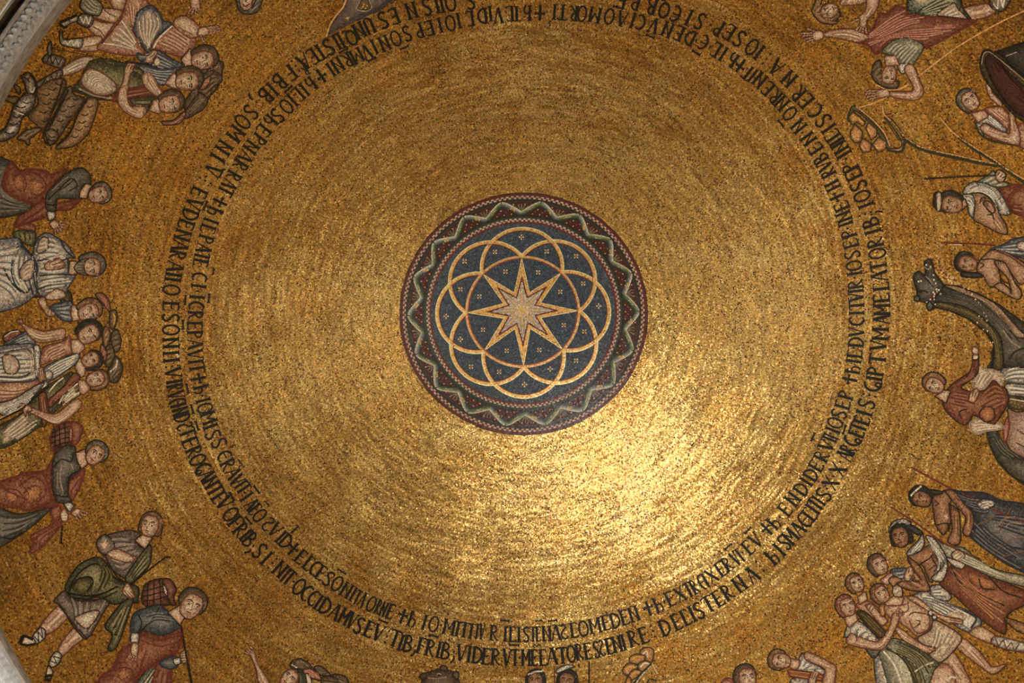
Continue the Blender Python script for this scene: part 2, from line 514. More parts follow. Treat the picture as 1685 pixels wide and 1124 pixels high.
CARTOON = '''
; ---- crowd at the upper left
@ 0 0 4.2125
# mosaic_figure | bare legs and pale laced boot of a striding man cut off by the top edge | figure
=leg
F sk/r 730,0 905,0 850,60 790,62
F sk/r 690,55 840,70 800,155 700,135 635,105
L r 1.4 720,70 760,95 800,110
=boot | pale green laced boot
F wg 550,45 590,0 700,25 705,60 680,105 600,90
W 7 565,60 600,85 660,100 | 600,5 650,15 702,35
# mosaic_hand | open hand reaching in from the top edge above the outstretched pink tunic man | hand
=hand
F sk/r 1312,0 1370,0 1385,45 1370,62 1325,62
G 4 1326,52 1376,52 1302,96 1376,92
# mosaic_bystander | large mass of brown hair farthest back in the upper left crowd | figure | heads behind the upper left crowd
=hair
F hb 1400,420 1470,350 1520,420 1548,430 1540,500 1520,580 1470,650 1400,700 1330,760 1290,800 1280,700 1380,560
W 9 1400,440 1480,470 1430,620 1300,740 | 1470,380 1530,450 1510,560 1360,740
# mosaic_bystander | brown hair just above the face of the middle man, upper left crowd | figure | heads behind the upper left crowd
=hair
F hb 1390,540 1460,480 1535,520 1530,570 1470,610 1440,690 1370,700
W 7 1400,560 1470,500 1520,530 | 1390,680 1440,660 1520,570
# mosaic_bystander | brown hair between the hand-to-mouth man and the reddish cap, upper left crowd | figure | heads behind the upper left crowd
=hair
F hb 1300,740 1380,640 1440,690 1400,760 1290,820 1270,790
W 6 1300,760 1390,660 | 1290,810 1430,700
# mosaic_bystander | reddish cap showing below the hair of the man with hand to mouth | figure | heads behind the upper left crowd
=cap
F rp 1120,840 1200,830 1270,775 1285,790 1250,850 1190,865 1130,862
W 3 1130,845 1200,840 1265,790 | 1140,858 1200,858 1260,830
# mosaic_bystander | small pink cap wedged between two brown heads, upper left crowd | figure | heads behind the upper left crowd
=cap
F rp 1385,600 1420,545 1460,520 1450,570 1420,610 1390,620
# mosaic_figure | man in pink tunic and blue grey cloak with one arm flung out | figure | men of the upper left crowd
=leg
F sk/r 600,180 640,130 700,150 790,165 720,270 650,235
L r 1.4 640,180 690,210 720,250
F sk/r 555,265 690,245 705,300 670,350 560,350 545,320
L q 1.6 580,320 650,310 690,290
=boot | pale laced boot
F gs 530,130 560,95 640,105 638,160 600,190 540,160
K w 1.8 550,110 575,160 590,105 610,165 625,110
F wg 410,215 425,200 440,270 565,262 552,330 470,320 415,300
K w 1.8 430,300 450,275 465,310 490,270 505,318 530,270 540,320
=sandal
F wh 410,160 530,105 530,140 470,165 440,192
L k 4 410,155 470,130 530,100
L k 4 412,165 445,190 460,175
=tunic
F pk/r 890,0 960,0 1030,30 970,90 920,190 960,290 1000,370 860,380 670,335 720,260 790,160 850,80
W 7 880,20 900,120 940,250 980,360 | 960,10 960,60 930,150 960,290
f wl 800,300 830,250 900,270 930,310 900,340 830,330
W 9 690,330 800,330 940,350 | 850,90 900,190 960,320
L r 2 700,300 780,200 850,110
F pk/r 1050,300 1110,230 1185,168 1350,260 1340,330 1290,390 1200,380 1060,330
W 10 1075,300 1180,340 1250,390 | 1180,180 1260,230 1340,290
=cloak | blue grey cloak
F bl/b 1040,30 1100,80 1130,140 1190,160 1100,240 1050,300 1030,370 980,310 930,230 920,160 950,80
f wl 1000,90 1050,80 1080,140 1060,220 1020,290 1000,200
W 11 960,80 940,160 960,240 1020,340 | 1080,80 1120,160 1080,230 1035,320
F bl/b 950,360 1000,385 1090,345 1200,410 1265,450 1190,495 1080,475 960,415
W 7 960,370 1080,360 1240,450 | 970,410 1080,460 1190,490
L w 2.4 1060,330 1100,260 1190,175
=arm
F sk/r 1200,170 1220,120 1280,108 1340,140 1385,190 1395,225 1345,262 1270,240
L q 1.6 1230,180 1260,200 1330,235
=hand
F sk/r 1375,195 1430,182 1450,205 1440,235 1410,248 1370,250
G 4 1435,190 1435,228 1502,172 1522,208
G 1 1390,240 1390,240 1412,290 1412,290
F sk/r 1005,400 1050,345 1090,360 1060,420 1020,435
S r 3 1020,385 1050,410 1060,350 1085,375
=neck
P sk 1250,410 1315,330 1350,390 1335,485 1280,460
H 1322,425 1478,405 .35 sk hb side
=scroll
F wl 1060,420 1085,390 1110,410 1105,450 1070,455
# mosaic_figure | man in blue and white robe between two others, face only half turned | figure | men of the upper left crowd
=robe
F bl/b 950,440 1100,470 1250,465 1190,530 1130,590 1050,560 960,500
W 8 960,450 1100,480 1230,470 | 980,500 1060,550 1140,580
F gr 700,400 850,430 980,480 1000,540 900,540 800,500 640,450
W 7 700,410 850,440 980,490 | 660,450 800,500 900,540
=neck
P sk/r 1140,575 1200,500 1240,480 1240,620 1185,605
H 1212,565 1372,555 .3 sk hb side
# mosaic_figure | man in green mantle raising one hand to his mouth | figure | men of the upper left crowd
=leg | pale legging
F wl/r 430,520 430,470 540,400 640,393 610,450 510,505
W 4 440,480 540,420 620,400 | 450,515 540,480 600,450
=boot | grey laced boot
F gs 290,420 330,370 450,405 420,470 350,450
K o 1.5 320,430 340,380 360,440 380,390 400,450 420,405
F gs 325,330 350,280 356,372 335,385
F gs 250,570 300,540 410,480 430,510 385,560 270,605
K o 1.5 280,590 310,545 330,580 350,520 370,560 395,500
=mantle
F gr/g 620,420 740,430 900,470 1060,600 1060,690 900,690 800,640 700,690 600,660 500,620 560,540
F wl/r 560,540 620,470 720,510 800,580 790,640 680,660 580,600
W 9 575,570 620,480 720,515 800,600 | 640,600 660,570 700,570 740,640
L g 2.2 520,620 640,680 780,695
L n 2 540,610 650,660 780,680
=belt
F rd/m 770,695 810,640 900,605 1060,595 1060,650 900,690 800,705
W 4 800,650 900,615 1050,605 | 800,700 900,680 1050,645
=shoulder
F gr/g 900,685 1060,670 1035,720 1010,785 940,745
W 4 910,690 1050,680 | 940,740 1020,770
=arm
F sk/r 820,625 850,560 860,480 890,425 940,430 920,480 895,540 880,680 910,730 1000,735 1010,780 960,822 870,780 815,710
L r 1.5 860,690 880,720 930,745
W 4 840,650 880,770 960,810 | 870,600 890,730 990,770
S r 3 895,440 930,450 880,470 915,480
F sk/r 980,520 1010,500 1060,520 1110,620 1140,655 1225,630 1232,670 1190,700 1140,690 1040,640 990,580
W 4 1000,520 1060,610 1120,660 | 1050,520 1090,600 1130,650
=neck
P sk/r 1030,765 1060,690 1110,680 1125,760 1100,790
H 1098,735 1245,705 .35 sk hb side
# mosaic_staff | thin dark staff slanting past the knees of the upper left crowd | staff
=shaft
K k 2.6 365,332 600,372 860,428 1060,442
K y 1 370,330 600,370 860,425
; ---- sheep
# mosaic_sheep | horned grey and white sheep at the arch edge, first of the four | sheep | sheep beside the crowd
=leg
F sc 20,665 120,670 130,690 100,720 30,690
F sc 90,580 130,600 140,640 120,650
=body | grey and white fleece
F sa 20,900 70,800 100,720 180,640 240,650 235,720 190,790 150,820 120,920 30,975 -20,975 -10,900
f wh 120,720 170,680 220,680 200,740 140,790
f wh 40,900 100,850 110,900 50,940
L k 1.6 110,730 140,745 175,735
L k 1.6 130,770 160,785 190,775
L k 1.6 60,850 90,865 120,850
L k 1.6 30,910 60,925 95,910
L k 1.6 150,700 180,715 210,700
L k 1.6 80,800 110,812 140,800
L w 1.6 90,760 120,780 160,790
=head
F sa 140,530 200,500 245,560 240,640 185,640 165,570
L k 1.8 150,530 185,545 200,570
L w 1.6 200,610 220,640 235,600
* k 2.4 195,540
=horn
L k 2.4 205,510 225,540 250,590 240,640
# mosaic_sheep | brown shaggy sheep second from the arch, its hoof stretched out | sheep | sheep beside the crowd
=leg
F sc 110,960 180,900 260,880 280,900 205,960 205,1000 180,1000 170,975
W 3 130,960 190,920 260,895 | 180,975 210,950 270,905
=body | brown shaggy fleece
F sb 250,620 330,560 430,540 455,590 400,700 350,800 300,900 270,880 190,800 260,720
L o 1.5 290,650 320,660 345,645
L o 1.5 330,610 360,622 390,605
L o 1.5 290,710 320,722 350,705
L o 1.5 340,680 370,690 395,672
L o 1.5 270,770 300,780 330,765
L o 1.5 330,740 352,752 375,735
L o 1.5 280,830 305,842 330,825
L o 1.5 380,570 405,585 430,570
L o 2.4 430,550 400,660 350,780
# mosaic_sheep | tan curly sheep third from the arch, dark seam on its flank | sheep | sheep beside the crowd
=body | tan curly fleece
F sc 320,1000 300,920 380,780 450,620 490,595 510,650 580,680 540,760 440,900 380,990
L o 1.6 430,680 455,690 480,672
L o 1.6 460,730 485,742 515,725
L o 1.6 410,760 435,772 460,755
L o 1.6 450,800 472,812 500,795
L o 1.6 390,830 415,842 440,825
L o 1.6 420,870 440,880 465,865
L o 1.6 350,900 375,912 400,895
L o 1.6 500,680 520,692 545,678
L k 2.6 470,620 400,760 330,900 320,1000
=head
F sc 310,920 350,890 400,920 390,970 340,1000
L o 1.6 330,930 350,950 380,940
L o 1.6 330,960 355,975 375,965
# mosaic_sheep | light tan sheep at the end of the flock, farthest from the arch | sheep | sheep beside the crowd
=body | light tan fleece
F se 380,1025 470,940 530,800 600,680 672,690 668,760 610,920 510,1010
L o 1.5 560,790 585,800 610,785
L o 1.5 600,730 620,742 645,725
L o 1.5 540,840 565,852 590,835
L o 1.5 520,890 545,902 570,885
L o 1.5 490,940 515,952 540,938
L o 1.5 580,870 595,880 610,868
L k 2.4 600,690 540,780 480,920 390,1010
; ---- robed youth and seated elder
@ 0 240 4.496
# mosaic_figure | youth in grey robe and red mantle bending toward the seated elder | figure
=robe | grey robe
F gy 0,95 60,105 110,140 200,300 240,450 200,490 0,510
W 5 0,330 60,400 140,430 230,460 | 0,500 100,480 200,470
=mantle | red mantle
F rd/m 15,230 60,130 95,120 130,180 230,168 340,180 380,205 500,170 450,240 380,330 340,390 240,430 140,400 60,360 10,300
f rl 100,230 150,220 185,280 160,330 110,310
f rl 210,250 280,250 320,300 290,370 230,350
L m 2 90,250 120,210 165,215 190,280 170,340
L m 2 180,190 270,200 330,270 325,340 240,390
L m 2 40,240 60,180 100,160
L m 2 30,260 50,350 150,400 240,410
L m 1.8 200,180 300,230 350,300
L m 1.8 340,190 380,230 360,330
F rd/m 250,440 340,400 430,420 560,395 595,398 520,470 420,480 330,530 240,560 100,605 140,520 210,480
L m 1.6 110,590 200,540 310,470 340,420
L m 1.6 150,560 250,500 330,440
L m 1.6 330,510 430,460 560,420
F rd/m 130,600 200,570 255,590 255,632 180,635
F gr/g 90,640 170,620 260,640 240,740 130,700
W 4 120,640 150,690 | 230,640 220,720
=sleeve
F gy 330,420 350,340 430,250 490,200 560,165 620,165 665,220 668,285 620,280 590,340 580,390 430,390 415,440 400,490 340,470
L k 1.8 350,400 430,320 520,240 570,290 510,330
L k 1.8 340,430 380,435 415,430
L n 1.4 380,330 440,270 500,225
L k 1.4 430,330 480,300 550,240
=cuff
F wh 345,485 402,490 402,535 355,550
=hand
F sk/r 360,575 400,546 445,580 425,605 395,618 376,600
G 4 398,608 440,582 410,648 470,612
G 1 430,575 430,575 482,582 482,582
=neck
P sk 580,385 590,330 630,275 680,290 650,340 640,392
H 655,385 788,335 .25 sk hg cap
# mosaic_figure | bearded elder in white and blue robe seated below the bending youth | figure
=seat
F gd 0,960 220,1010 420,1060 520,1080 520,1190 400,1124 220,1124 100,1160 0,1180
W 5 220,1040 400,1070 500,1100 | 230,1100 400,1110 500,1170
=robe | white and blue robe
F wh/b -10,745 90,680 140,690 160,750 240,820 270,850 285,1000 290,1060 250,1110 130,1190 0,1200
W 11 0,780 60,740 140,700 | 0,1000 60,1090 120,1190
W 9 150,720 100,820 90,960 170,1080 | 250,830 270,900 285,1000 270,1080
F wh/b 240,790 280,680 340,640 440,690 500,740 552,830 500,830 510,940 560,950 500,1050 480,1085 300,1110 265,1000
W 7 280,750 350,660 430,700 | 250,820 340,810 490,830
W 6 300,830 400,800 490,800 | 290,950 400,960 510,940
W 7 290,990 400,970 540,955 | 300,1090 400,1070 490,1060
L b 2.4 440,690 480,770 552,835
L b 2.8 150,720 240,820 270,900 250,1000 190,1090
L b 2.6 20,900 70,1000 150,1080
L b 2.4 90,830 80,930 110,1030 180,1090
L w 2.6 110,820 105,930 140,1020
L b 2.4 270,850 350,840 440,850 500,830
L b 2.2 290,960 400,950 500,950
L b 2.2 280,1060 380,1020 480,1000
L w 2.4 290,1040 380,1000 470,985
L b 2.4 210,900 215,1000 240,1100
L b 2.2 240,890 250,1000 270,1090
F wl/b 285,700 320,670 355,690 350,760 300,790 265,780
W 4 290,710 330,690 | 280,780 330,770
F wl/b 140,920 190,850 250,850 240,960 190,1000 150,980
W 5 160,910 200,870 240,870 | 170,990 200,960 235,940
=hand
F sk/r 320,895 360,850 430,830 482,880 430,915 360,925
S r 3 370,860 390,900 430,835 475,880
=forearm
F sk/r 275,1140 325,1120 365,1210 420,1200 410,1250 350,1258 300,1190
S r 3 350,1215 400,1210 350,1250 400,1245
=knee
F wl/r 330,1110 410,1055 470,1080 475,1120 400,1140 340,1135
=neck
P sk 500,950 510,850 560,850 590,905 560,955
H 575,895 742,893 .1 sk hg beard
; ---- crowd at the left
@ 0 470 4.164
# mosaic_bystander | brown hair with yellow streak, topmost behind the left crowd | figure | heads behind the left crowd
=hair
F hb 750,180 790,165 803,220 780,295 750,285
L y 2 770,190 785,220 775,270
# mosaic_bystander | round brown head behind the left crowd, second from the top | figure | heads behind the left crowd
=hair
F hb 760,330 800,300 828,370 812,450 762,440
W 5 770,340 800,320 | 780,440 820,420
# mosaic_bystander | brown head with pale fillet, lowest behind the left crowd | figure | heads behind the left crowd
=hair
F hb 735,590 780,480 820,510 838,580 800,665 740,650
L w 2.6 800,510 790,560 750,590
W 6 740,600 790,500 | 770,655 830,600
# mosaic_bystander | light brown hair right beside the dark haired man of the left crowd | figure | heads behind the left crowd
=hair
F hl 700,330 720,275 752,320 742,400 710,420
W 4 710,330 725,290 | 725,410 745,380
# mosaic_bystander | brown hair behind the second red cap of the left crowd | figure | heads behind the left crowd
=hair
F hb 715,430 760,400 785,470 750,560 715,530
W 5 720,440 760,420 | 730,540 770,500
# mosaic_figure | youth wearing a red cap at the back of the left crowd | figure | men of the left crowd
=robe | blue robe
F bl/b 340,140 480,105 500,180 490,245 420,235 370,185
W 5 360,150 480,120 | 390,200 490,235
=neck
P sk/r 480,190 490,130 545,140 555,235 495,245
=cap
F rp 650,60 700,52 745,105 752,180 715,140
W 4 670,65 720,80 745,160 | 665,80 700,110 730,160
H 532,205 668,160 .3 sk hl side
# mosaic_figure | man in red cap squeezed behind two others in the left crowd | figure | men of the left crowd
=cap
F rp 680,480 692,400 727,450 722,515 690,532
W 3 690,470 700,420 | 700,525 722,480
=neck
P sk/r 510,560 530,470 590,560 575,620 540,632
H 560,535 668,480 -.2 sk hk side
# mosaic_figure | man in pink tunic and white mantle reaching out an arm in the left crowd | figure | men of the left crowd
=tunic | pink tunic
F pk/r -10,670 250,645 225,720 100,790 -10,815
W 4 0,700 110,720 220,690 | 0,790 80,770 150,740
F pk/r 270,515 300,420 430,380 470,340 492,460 400,490 280,545
W 8 290,500 310,430 440,380 | 330,520 430,480 480,440
=basket | red basket on his arm
F rd 15,350 60,315 125,305 145,345 60,395 25,380
K w 1.5 25,350 70,318 125,310
W 4 30,360 130,330 | 40,385 130,350
=sleeve
F bl/b 20,400 140,330 180,310 230,350 230,405 120,400
W 5 60,390 150,340 190,320 | 100,400 180,390 230,390
=arm
F sk/r 105,240 150,225 162,262 290,310 430,290 446,330 420,370 270,392 200,350 150,280
W 4 180,290 280,330 430,310 | 200,340 280,375 420,355
S r 2 110,238 120,250 150,230 155,262
=mantle | white mantle with blue folds
F wh/b -10,445 120,400 230,410 262,560 250,640 150,660 -10,645
W 13 0,450 120,410 230,420 | 0,640 140,650 250,630
F wl/o 10,490 60,470 110,500 130,560 90,610 30,590
L n 1.8 20,500 70,510 60,580
W 5 140,430 200,480 190,600 | 220,430 240,520 230,640
L b 2.4 0,470 100,440 190,440 220,520
L b 2.4 0,620 120,630 200,600 225,540
L w 2.6 0,635 130,645 240,610
F wh/b 240,620 330,540 500,470 545,460 520,530 400,620 330,660 280,650
W 8 260,600 400,510 530,462 | 300,645 410,600 515,530
F wh/b 225,420 265,410 275,480 260,560 290,640 240,620 230,520
W 4 235,425 240,520 255,620 | 260,420 262,520 280,620
F wh/b 290,600 340,580 360,610 340,645 310,640
F wh/b 260,700 310,650 330,690 300,730
F wh/o 0,820 80,780 230,690 300,670 200,790 100,870 20,890
W 8 20,840 130,780 290,680 | 40,880 140,840 230,760
=hand
F sk/r 262,570 290,560 312,640 290,650 275,665 258,640
S r 3 265,580 290,575 275,650 300,640
=neck
P sk/r 478,370 560,365 580,430 540,470 490,462
H 540,375 665,295 .3 sk hk side
# mosaic_figure | beardless man in green and white mantle with elbow out, lowest of the left crowd | figure | men of the left crowd
=mantle | green mantle
F gr/g -10,1000 150,870 250,740 330,680 440,620 490,590 540,650 552,740 410,830 280,960 30,1112 -10,1080
F wl/x 20,1080 40,980 90,930 110,960 70,1050
F wl/x 120,960 160,880 190,880 180,940 140,1020
W 9 10,1000 150,880 200,870 | 60,1090 180,1020 270,950
L w 2.2 330,730 380,670 430,630
L w 2.2 400,810 440,740 530,670
L w 2.2 440,760 500,745 548,735
W 6 400,820 470,720 540,670 | 420,830 490,780 550,740
=strap | brown strap
F rd 310,800 430,690 500,600 545,635 420,760 335,840
W 6 320,790 430,700 510,620 | 345,820 430,750 535,645
F rd 258,750 312,740 330,900 290,970
W 4 265,760 295,960 | 305,750 325,890
=arm
F sk/r 160,815 200,830 370,880 490,790 545,780 552,830 470,910 405,952 340,940 200,870 172,868
W 5 220,850 370,900 500,810 | 240,875 380,940 530,840
=hand
F sk/r 110,840 150,805 200,825 215,860 180,865 170,905 150,850
S r 3 150,820 190,840 120,835 170,890
=neck
P sk/r 530,645 580,650 622,705 570,750 540,735
H 592,665 708,615 -.15 sk hl side
# mosaic_staff | dark staff crossing the green mantle of the lowest man in the left crowd | staff
=shaft
K k 2.6 0,950 130,855 330,690
K w 1 5,940 150,830
; ---- youths with baskets
@ 0 680 4.496
# mosaic_basket | woven dark red basket on the back of the youth in grey tunic | basket
=body
F br/m 365,200 400,100 520,62 535,230 430,265 395,285
K k 1.4 375,150 450,115 525,95
K k 1.4 368,185 450,150 528,135
K k 1.4 372,220 450,190 530,175
K k 1.4 385,250 450,225 532,210
K k 1.4 400,110 405,270
K k 1.4 435,90 440,260
K k 1.4 475,75 480,245
=mouth
F rd/m 520,65 590,80 610,120 580,210 535,235
F wl/m 515,100 528,120 525,200 512,200
# mosaic_figure | youth in grey tunic and red mantle bowed under a basket, arm stretched down | figure
=robe | grey robe
F gy -10,695 120,745 280,720 392,685 300,780 150,900 -10,1010
W 6 0,740 150,760 350,700 | 0,960 120,890 240,800
L k 2 0,900 80,930 160,880
=mantle | red mantle
F rd/m -10,545 130,460 200,435 330,420 390,330 380,480 400,600 430,680 385,692 200,722 120,700 -10,690
f rl 180,560 260,530 310,560 290,640 210,660 170,610
f rl 40,580 90,570 130,620 100,660 50,640
L m 2 130,540 240,470 320,520 330,600 260,670
L m 2 30,560 120,570 180,640 150,680
L m 2 10,545 60,580 190,640
L m 1.6 200,460 310,450 360,560 370,640
L m 1.6 150,520 210,600
L m 1.6 200,720 300,680 380,650
F rd/m 505,600 500,520 560,460 622,405 612,490 540,640
L m 1.6 520,580 560,520 600,470
F rd/m 225,905 330,850 440,780 455,800 430,860 300,1000 220,1035 240,960
L m 1.6 240,930 350,870 430,820
L m 1.6 290,990 300,930 430,840
L m 1.6 240,960 270,920 260,990
F rd/m 370,720 440,680 450,760 400,790
=sleeve | grey tunic
F gy 395,320 430,270 500,235 560,258 552,300 592,410 510,500 500,600 530,655 430,662 390,590 380,440
L k 1.8 390,400 450,340 520,360 540,300
L k 1.8 500,590 505,480 560,430
L n 1.4 450,380 440,480 460,580
L n 1.4 420,440 420,560
L n 1.4 520,380 540,420
L k 1.6 400,600 460,620 510,610
=cuff
F wh/b 470,670 520,662 540,690 510,730
=hand
F sk/r 520,742 560,706 600,718 590,750 560,770 545,765
G 4 558,760 592,722 578,798 648,740
F sk/r 440,745 470,705 500,745 495,800 455,800
K w 1.4 450,750 490,745
K w 1.4 450,770 490,768
K w 1.4 455,788 488,786
=knife
K k 2.2 458,830 448,965
=neck
P sk 555,295 625,262 645,380 602,415 570,365
H 652,372 745,252 .25 sk hg cap
@ 0 824 3.746
# mosaic_figure | young man striding in brown tunic and olive mantle, looking back | figure
=leg
F sk/r 260,750 370,640 425,700 350,790 290,822 250,800
W 3 280,760 370,670 | 300,800 400,710
F sk/r 355,920 400,840 470,775 520,840 450,900 380,960
W 3 380,900 460,800 | 400,920 500,850
=boot | white laced wrapping and dark shoe
F wh/o 195,845 240,785 275,800 272,850 220,885
K o 1.5 205,840 235,870 230,810 260,850 250,790
F wl/o 130,885 150,840 205,855 212,882 165,890
L k 4 118,882 140,836 200,858
L k 3 118,885 165,893 212,885
F wh/o 298,995 340,930 378,960 352,1012 312,1030
K o 1.5 305,990 345,1005 325,960 365,975
F wl/o 280,1090 292,1020 322,1055 312,1095
L k 4 272,1090 295,1080 318,1082
L k 3 272,1105 310,1112
=skirt | brown skirt
F gs 330,620 392,555 430,600 560,620 690,590 630,700 530,855 440,762 370,650
W 8 390,570 440,660 450,760 | 660,620 600,720 530,850
F wl/o 460,720 560,680 610,690 540,790 480,760
L o 2 360,650 440,750 530,850
=tunic | brown tunic
F gs 600,240 700,200 800,182 862,210 830,250 890,302 922,290 900,400 820,500 690,430 650,350 610,310
W 11 640,240 720,210 830,240 | 680,400 760,440 860,350
=sleeve
F gs/o 590,262 640,208 700,260 690,320 625,332
f sk 615,265 650,245 665,285 635,300
=mantle | olive mantle
F gr/k 398,530 480,400 580,350 642,370 700,470 780,508 852,540 842,630 780,622 700,640 600,595 500,622 430,590
f go 440,540 480,480 560,480 560,560 500,580
L k 2.2 420,540 480,450 570,390 630,410
L k 2.2 420,560 470,490 550,470 570,510 530,560
L k 2 630,390 640,470 600,560
L k 2.6 410,570 540,590 640,570 720,530
L k 2 450,600 600,610 720,560
L k 2 660,380 720,470 800,520
L k 1.8 690,470 780,530 840,600
W 5 580,370 620,430 590,540 | 650,400 690,470 640,560
F gr/k 770,470 900,285 932,290 920,400 850,470 805,512
W 5 790,470 905,300 | 815,500 920,390
F gr/k 645,770 740,640 815,595 805,660 720,900 660,920 690,830
W 5 660,770 760,640 | 710,890 800,640
K k 2 690,790 720,770 700,830 730,830
=arm
F sk/r 655,325 720,298 800,332 852,350 830,358 800,385 700,362
S r 2 800,340 800,365 845,352 800,380
=hand
F sk/r 750,560 782,508 812,550 832,592 790,602
S r 3 765,560 800,560 800,600 830,590
=neck
P sk 825,245 880,205 940,230 890,300
H 905,222 935,92 -.5 sk hl long
# mosaic_staff | thin stick held by the striding man in olive mantle | staff
=shaft
L k 2.4 805,520 900,440 1020,350 1050,355
# mosaic_basket | woven brown basket tilted on the back of the blue tunic youth | basket
=body
F br/o 870,590 900,510 1000,485 1030,600 1060,640 920,655 880,640
K k 1.4 880,560 940,545 1015,520
K k 1.4 875,590 940,580 1025,555
K k 1.4 880,620 950,612 1030,590
K k 1.4 910,505 905,650
K k 1.4 945,495 945,655
K k 1.4 980,488 990,648
=mouth
F br/o 1000,485 1050,488 1086,545 1070,600 1080,645 1050,635 1020,570
F wl/o 1000,515 1025,545 1030,590 1010,570
# mosaic_figure | youth in blue tunic and red mantle leaning on a staff under a tilted basket | figure
=robe | grey green robe
F gn 800,1150 900,1040 1000,970 980,1060 940,1150
W 5 830,1120 980,990 | 930,1124 985,1010
=mantle | red mantle
F rd/m 860,800 1000,832 1122,780 1095,930 985,1000 855,1080 800,1150 570,1150 620,1080 680,1040 745,920 820,870
L m 1.8 860,830 980,860 1110,830
L m 1.8 860,860 980,900 1100,870
L m 1.8 900,920 860,1040 800,1120
L m 1.8 1090,930 980,980 860,1070
L m 1.8 740,960 820,980 850,1020
L m 1.8 680,1060 760,1030 820,1060 760,1120
L m 1.8 700,1000 780,1000
L m 1.8 620,1090 700,1080
f rl 720,1060 780,1040 800,1080 740,1110
F rd/m 930,1150 960,1010 1055,1040 1030,1150
W 4 950,1110 975,1020 | 1020,1120 1045,1040
=tunic | dark blue tunic
F bt/b 820,700 900,660 980,645 1040,690 1112,770 1000,832 870,802 835,865 800,800
L k 1.8 870,800 930,740 980,660
L k 1.6 850,700 870,760 840,840
W 5 900,780 960,740 1080,750 | 900,700 980,690 1040,710
F bt/b 975,1000 1060,960 1105,980 1092,1022 1040,1042
=cuff
F wh/b 805,820 852,820 848,880 805,875
F wh/b 1065,980 1108,970 1110,1005 1075,1015
=arm
F sk/r 800,945 812,880 850,885 845,955 822,962
G 4 803,948 840,952 784,972 828,992
=hand
F sk/r 1108,940 1150,928 1162,990 1120,1002
S r 4 1115,945 1112,990 1150,940 1155,985
=neck
P sk 1030,690 1112,640 1135,720 1110,772 1060,722
H 1135,722 1215,585 .25 sk hb cap
# mosaic_staff | dark staff the blue tunic youth leans on | staff
=shaft
L k 3 1112,770 1130,870 1150,980 1190,1124
; ---- bottom edge
@ 380 1024 5.617
# mosaic_bystander | brown head furthest right in the crowd cut off at the bottom edge | figure | heads behind the bottom crowd
=hair
F hb 930,500 1000,485 1080,530 1100,600 1010,600
W 5 940,510 1080,550 | 960,550 1060,570
# mosaic_bystander | brown head behind the pink cloth in the bottom edge crowd | figure | heads behind the bottom crowd
=hair
F hb 760,420 830,408 925,490 870,505 800,475
W 5 770,430 910,480 | 790,460 860,495
# mosaic_bystander | brown head lowest in the bottom edge crowd, partly cut off | figure | heads behind the bottom crowd
=hair
F hb 835,525 900,498 990,540 1005,600 840,600
W 5 840,530 990,550 | 850,560 970,570
# mosaic_bystander | head wrapped in a pink cloth, bottom edge crowd | figure | heads behind the bottom crowd
=cap
F rp 650,440 720,428 805,470 835,535 785,535 700,500
W 5 670,440 740,440 830,520 | 680,470 730,500 790,530
# mosaic_bystander | pale hood under the pink cloth, bottom edge crowd | figure | heads behind the bottom crowd
=cap
F wl 690,470 740,520 745,560 690,545
# mosaic_bystander | brown haired head at the top of the bottom edge crowd | figure | heads behind the bottom crowd
=hair
F hb 538,400 570,355 640,338 720,380 745,430 640,445 560,425
W 6 550,400 640,350 735,420 | 570,420 640,400 660,440
L w 2 560,395 600,420 640,440
# mosaic_figure | figure lifting a bare arm at the bottom edge, green band on the hair | figure
=arm
F sk/r 160,290 195,258 225,295 250,400 320,500 400,600 280,600 225,420 180,320
W 4 190,320 240,440 320,560 | 220,330 260,430 360,560
G 4 172,302 210,272 126,284 172,230
=hair
F hd 600,430 660,450 695,530 690,600 610,600 630,500
W 4 610,440 660,490 680,590 | 610,480 630,520 620,590
H 472,590 598,462 -.3 sk - cap
@ 660 1024 5.617
# mosaic_camel | brown camel head with round ears at the bottom edge | camel
=head
F cb/o 165,510 180,482 250,465 355,435 440,445 520,500 540,600 200,600 190,540
L n 1.4 250,520 330,525 420,510
L o 1.8 185,520 215,530 240,515
* k 3 350,490
L n 1.6 330,485 350,478 370,488
=ear
F cb/o 362,440 365,408 400,402 425,425 420,455
F cb/o 475,490 500,456 532,465 535,510 510,530
# mosaic_figure | dark haired merchant with white hairband beside the spear at the bottom edge | figure | merchants along the bottom edge
H 1235,640 1245,468 -.2 sd hk long
=hairband
L w 2.6 1172,490 1240,462 1320,455
# mosaic_figure | merchant in white turban at the bottom edge | figure | merchants along the bottom edge
H 1515,650 1545,470 -.2 sd hk long
=turban
F wh 1428,450 1480,410 1550,398 1605,412 1520,440 1450,475
W 4 1435,450 1520,405 1590,405 | 1450,470 1520,440 1600,415
# mosaic_spear | short red spear beside the turbaned merchant at the bottom edge | spear
=shaft
K m 2.2 1415,405 1422,600
@ 940 1024 5.617
# mosaic_spear | dark spear standing alone at the bottom edge under the inscription | spear
=shaft
K o 2.6 165,365 165,600
# mosaic_rock | heap of tan boulders outlined in olive at the bottom edge | rock
=boulder
F lf/g 630,295 650,250 705,232 765,262 745,372 690,362 660,320
L w 2 660,300 700,270 705,330
F lf/g 540,370 545,325 600,295 685,312 680,350 620,392
L y 2 560,350 610,320 660,330
F lf/g 472,440 530,380 612,400 600,445 520,495 480,470
L y 2 500,440 550,410 590,420
F lf/g 615,420 640,372 700,358 742,390 665,462
L w 2.4 640,420 680,380 720,390
F lf/g 530,495 580,440 655,462 560,540
L y 2 560,490 600,460 630,465
F lf/g 470,590 520,505 555,540 530,600
=ledge
L g 4 530,555 640,490 740,395
L w 1.8 545,558 655,490 748,400
L w 1.4 755,400 800,480
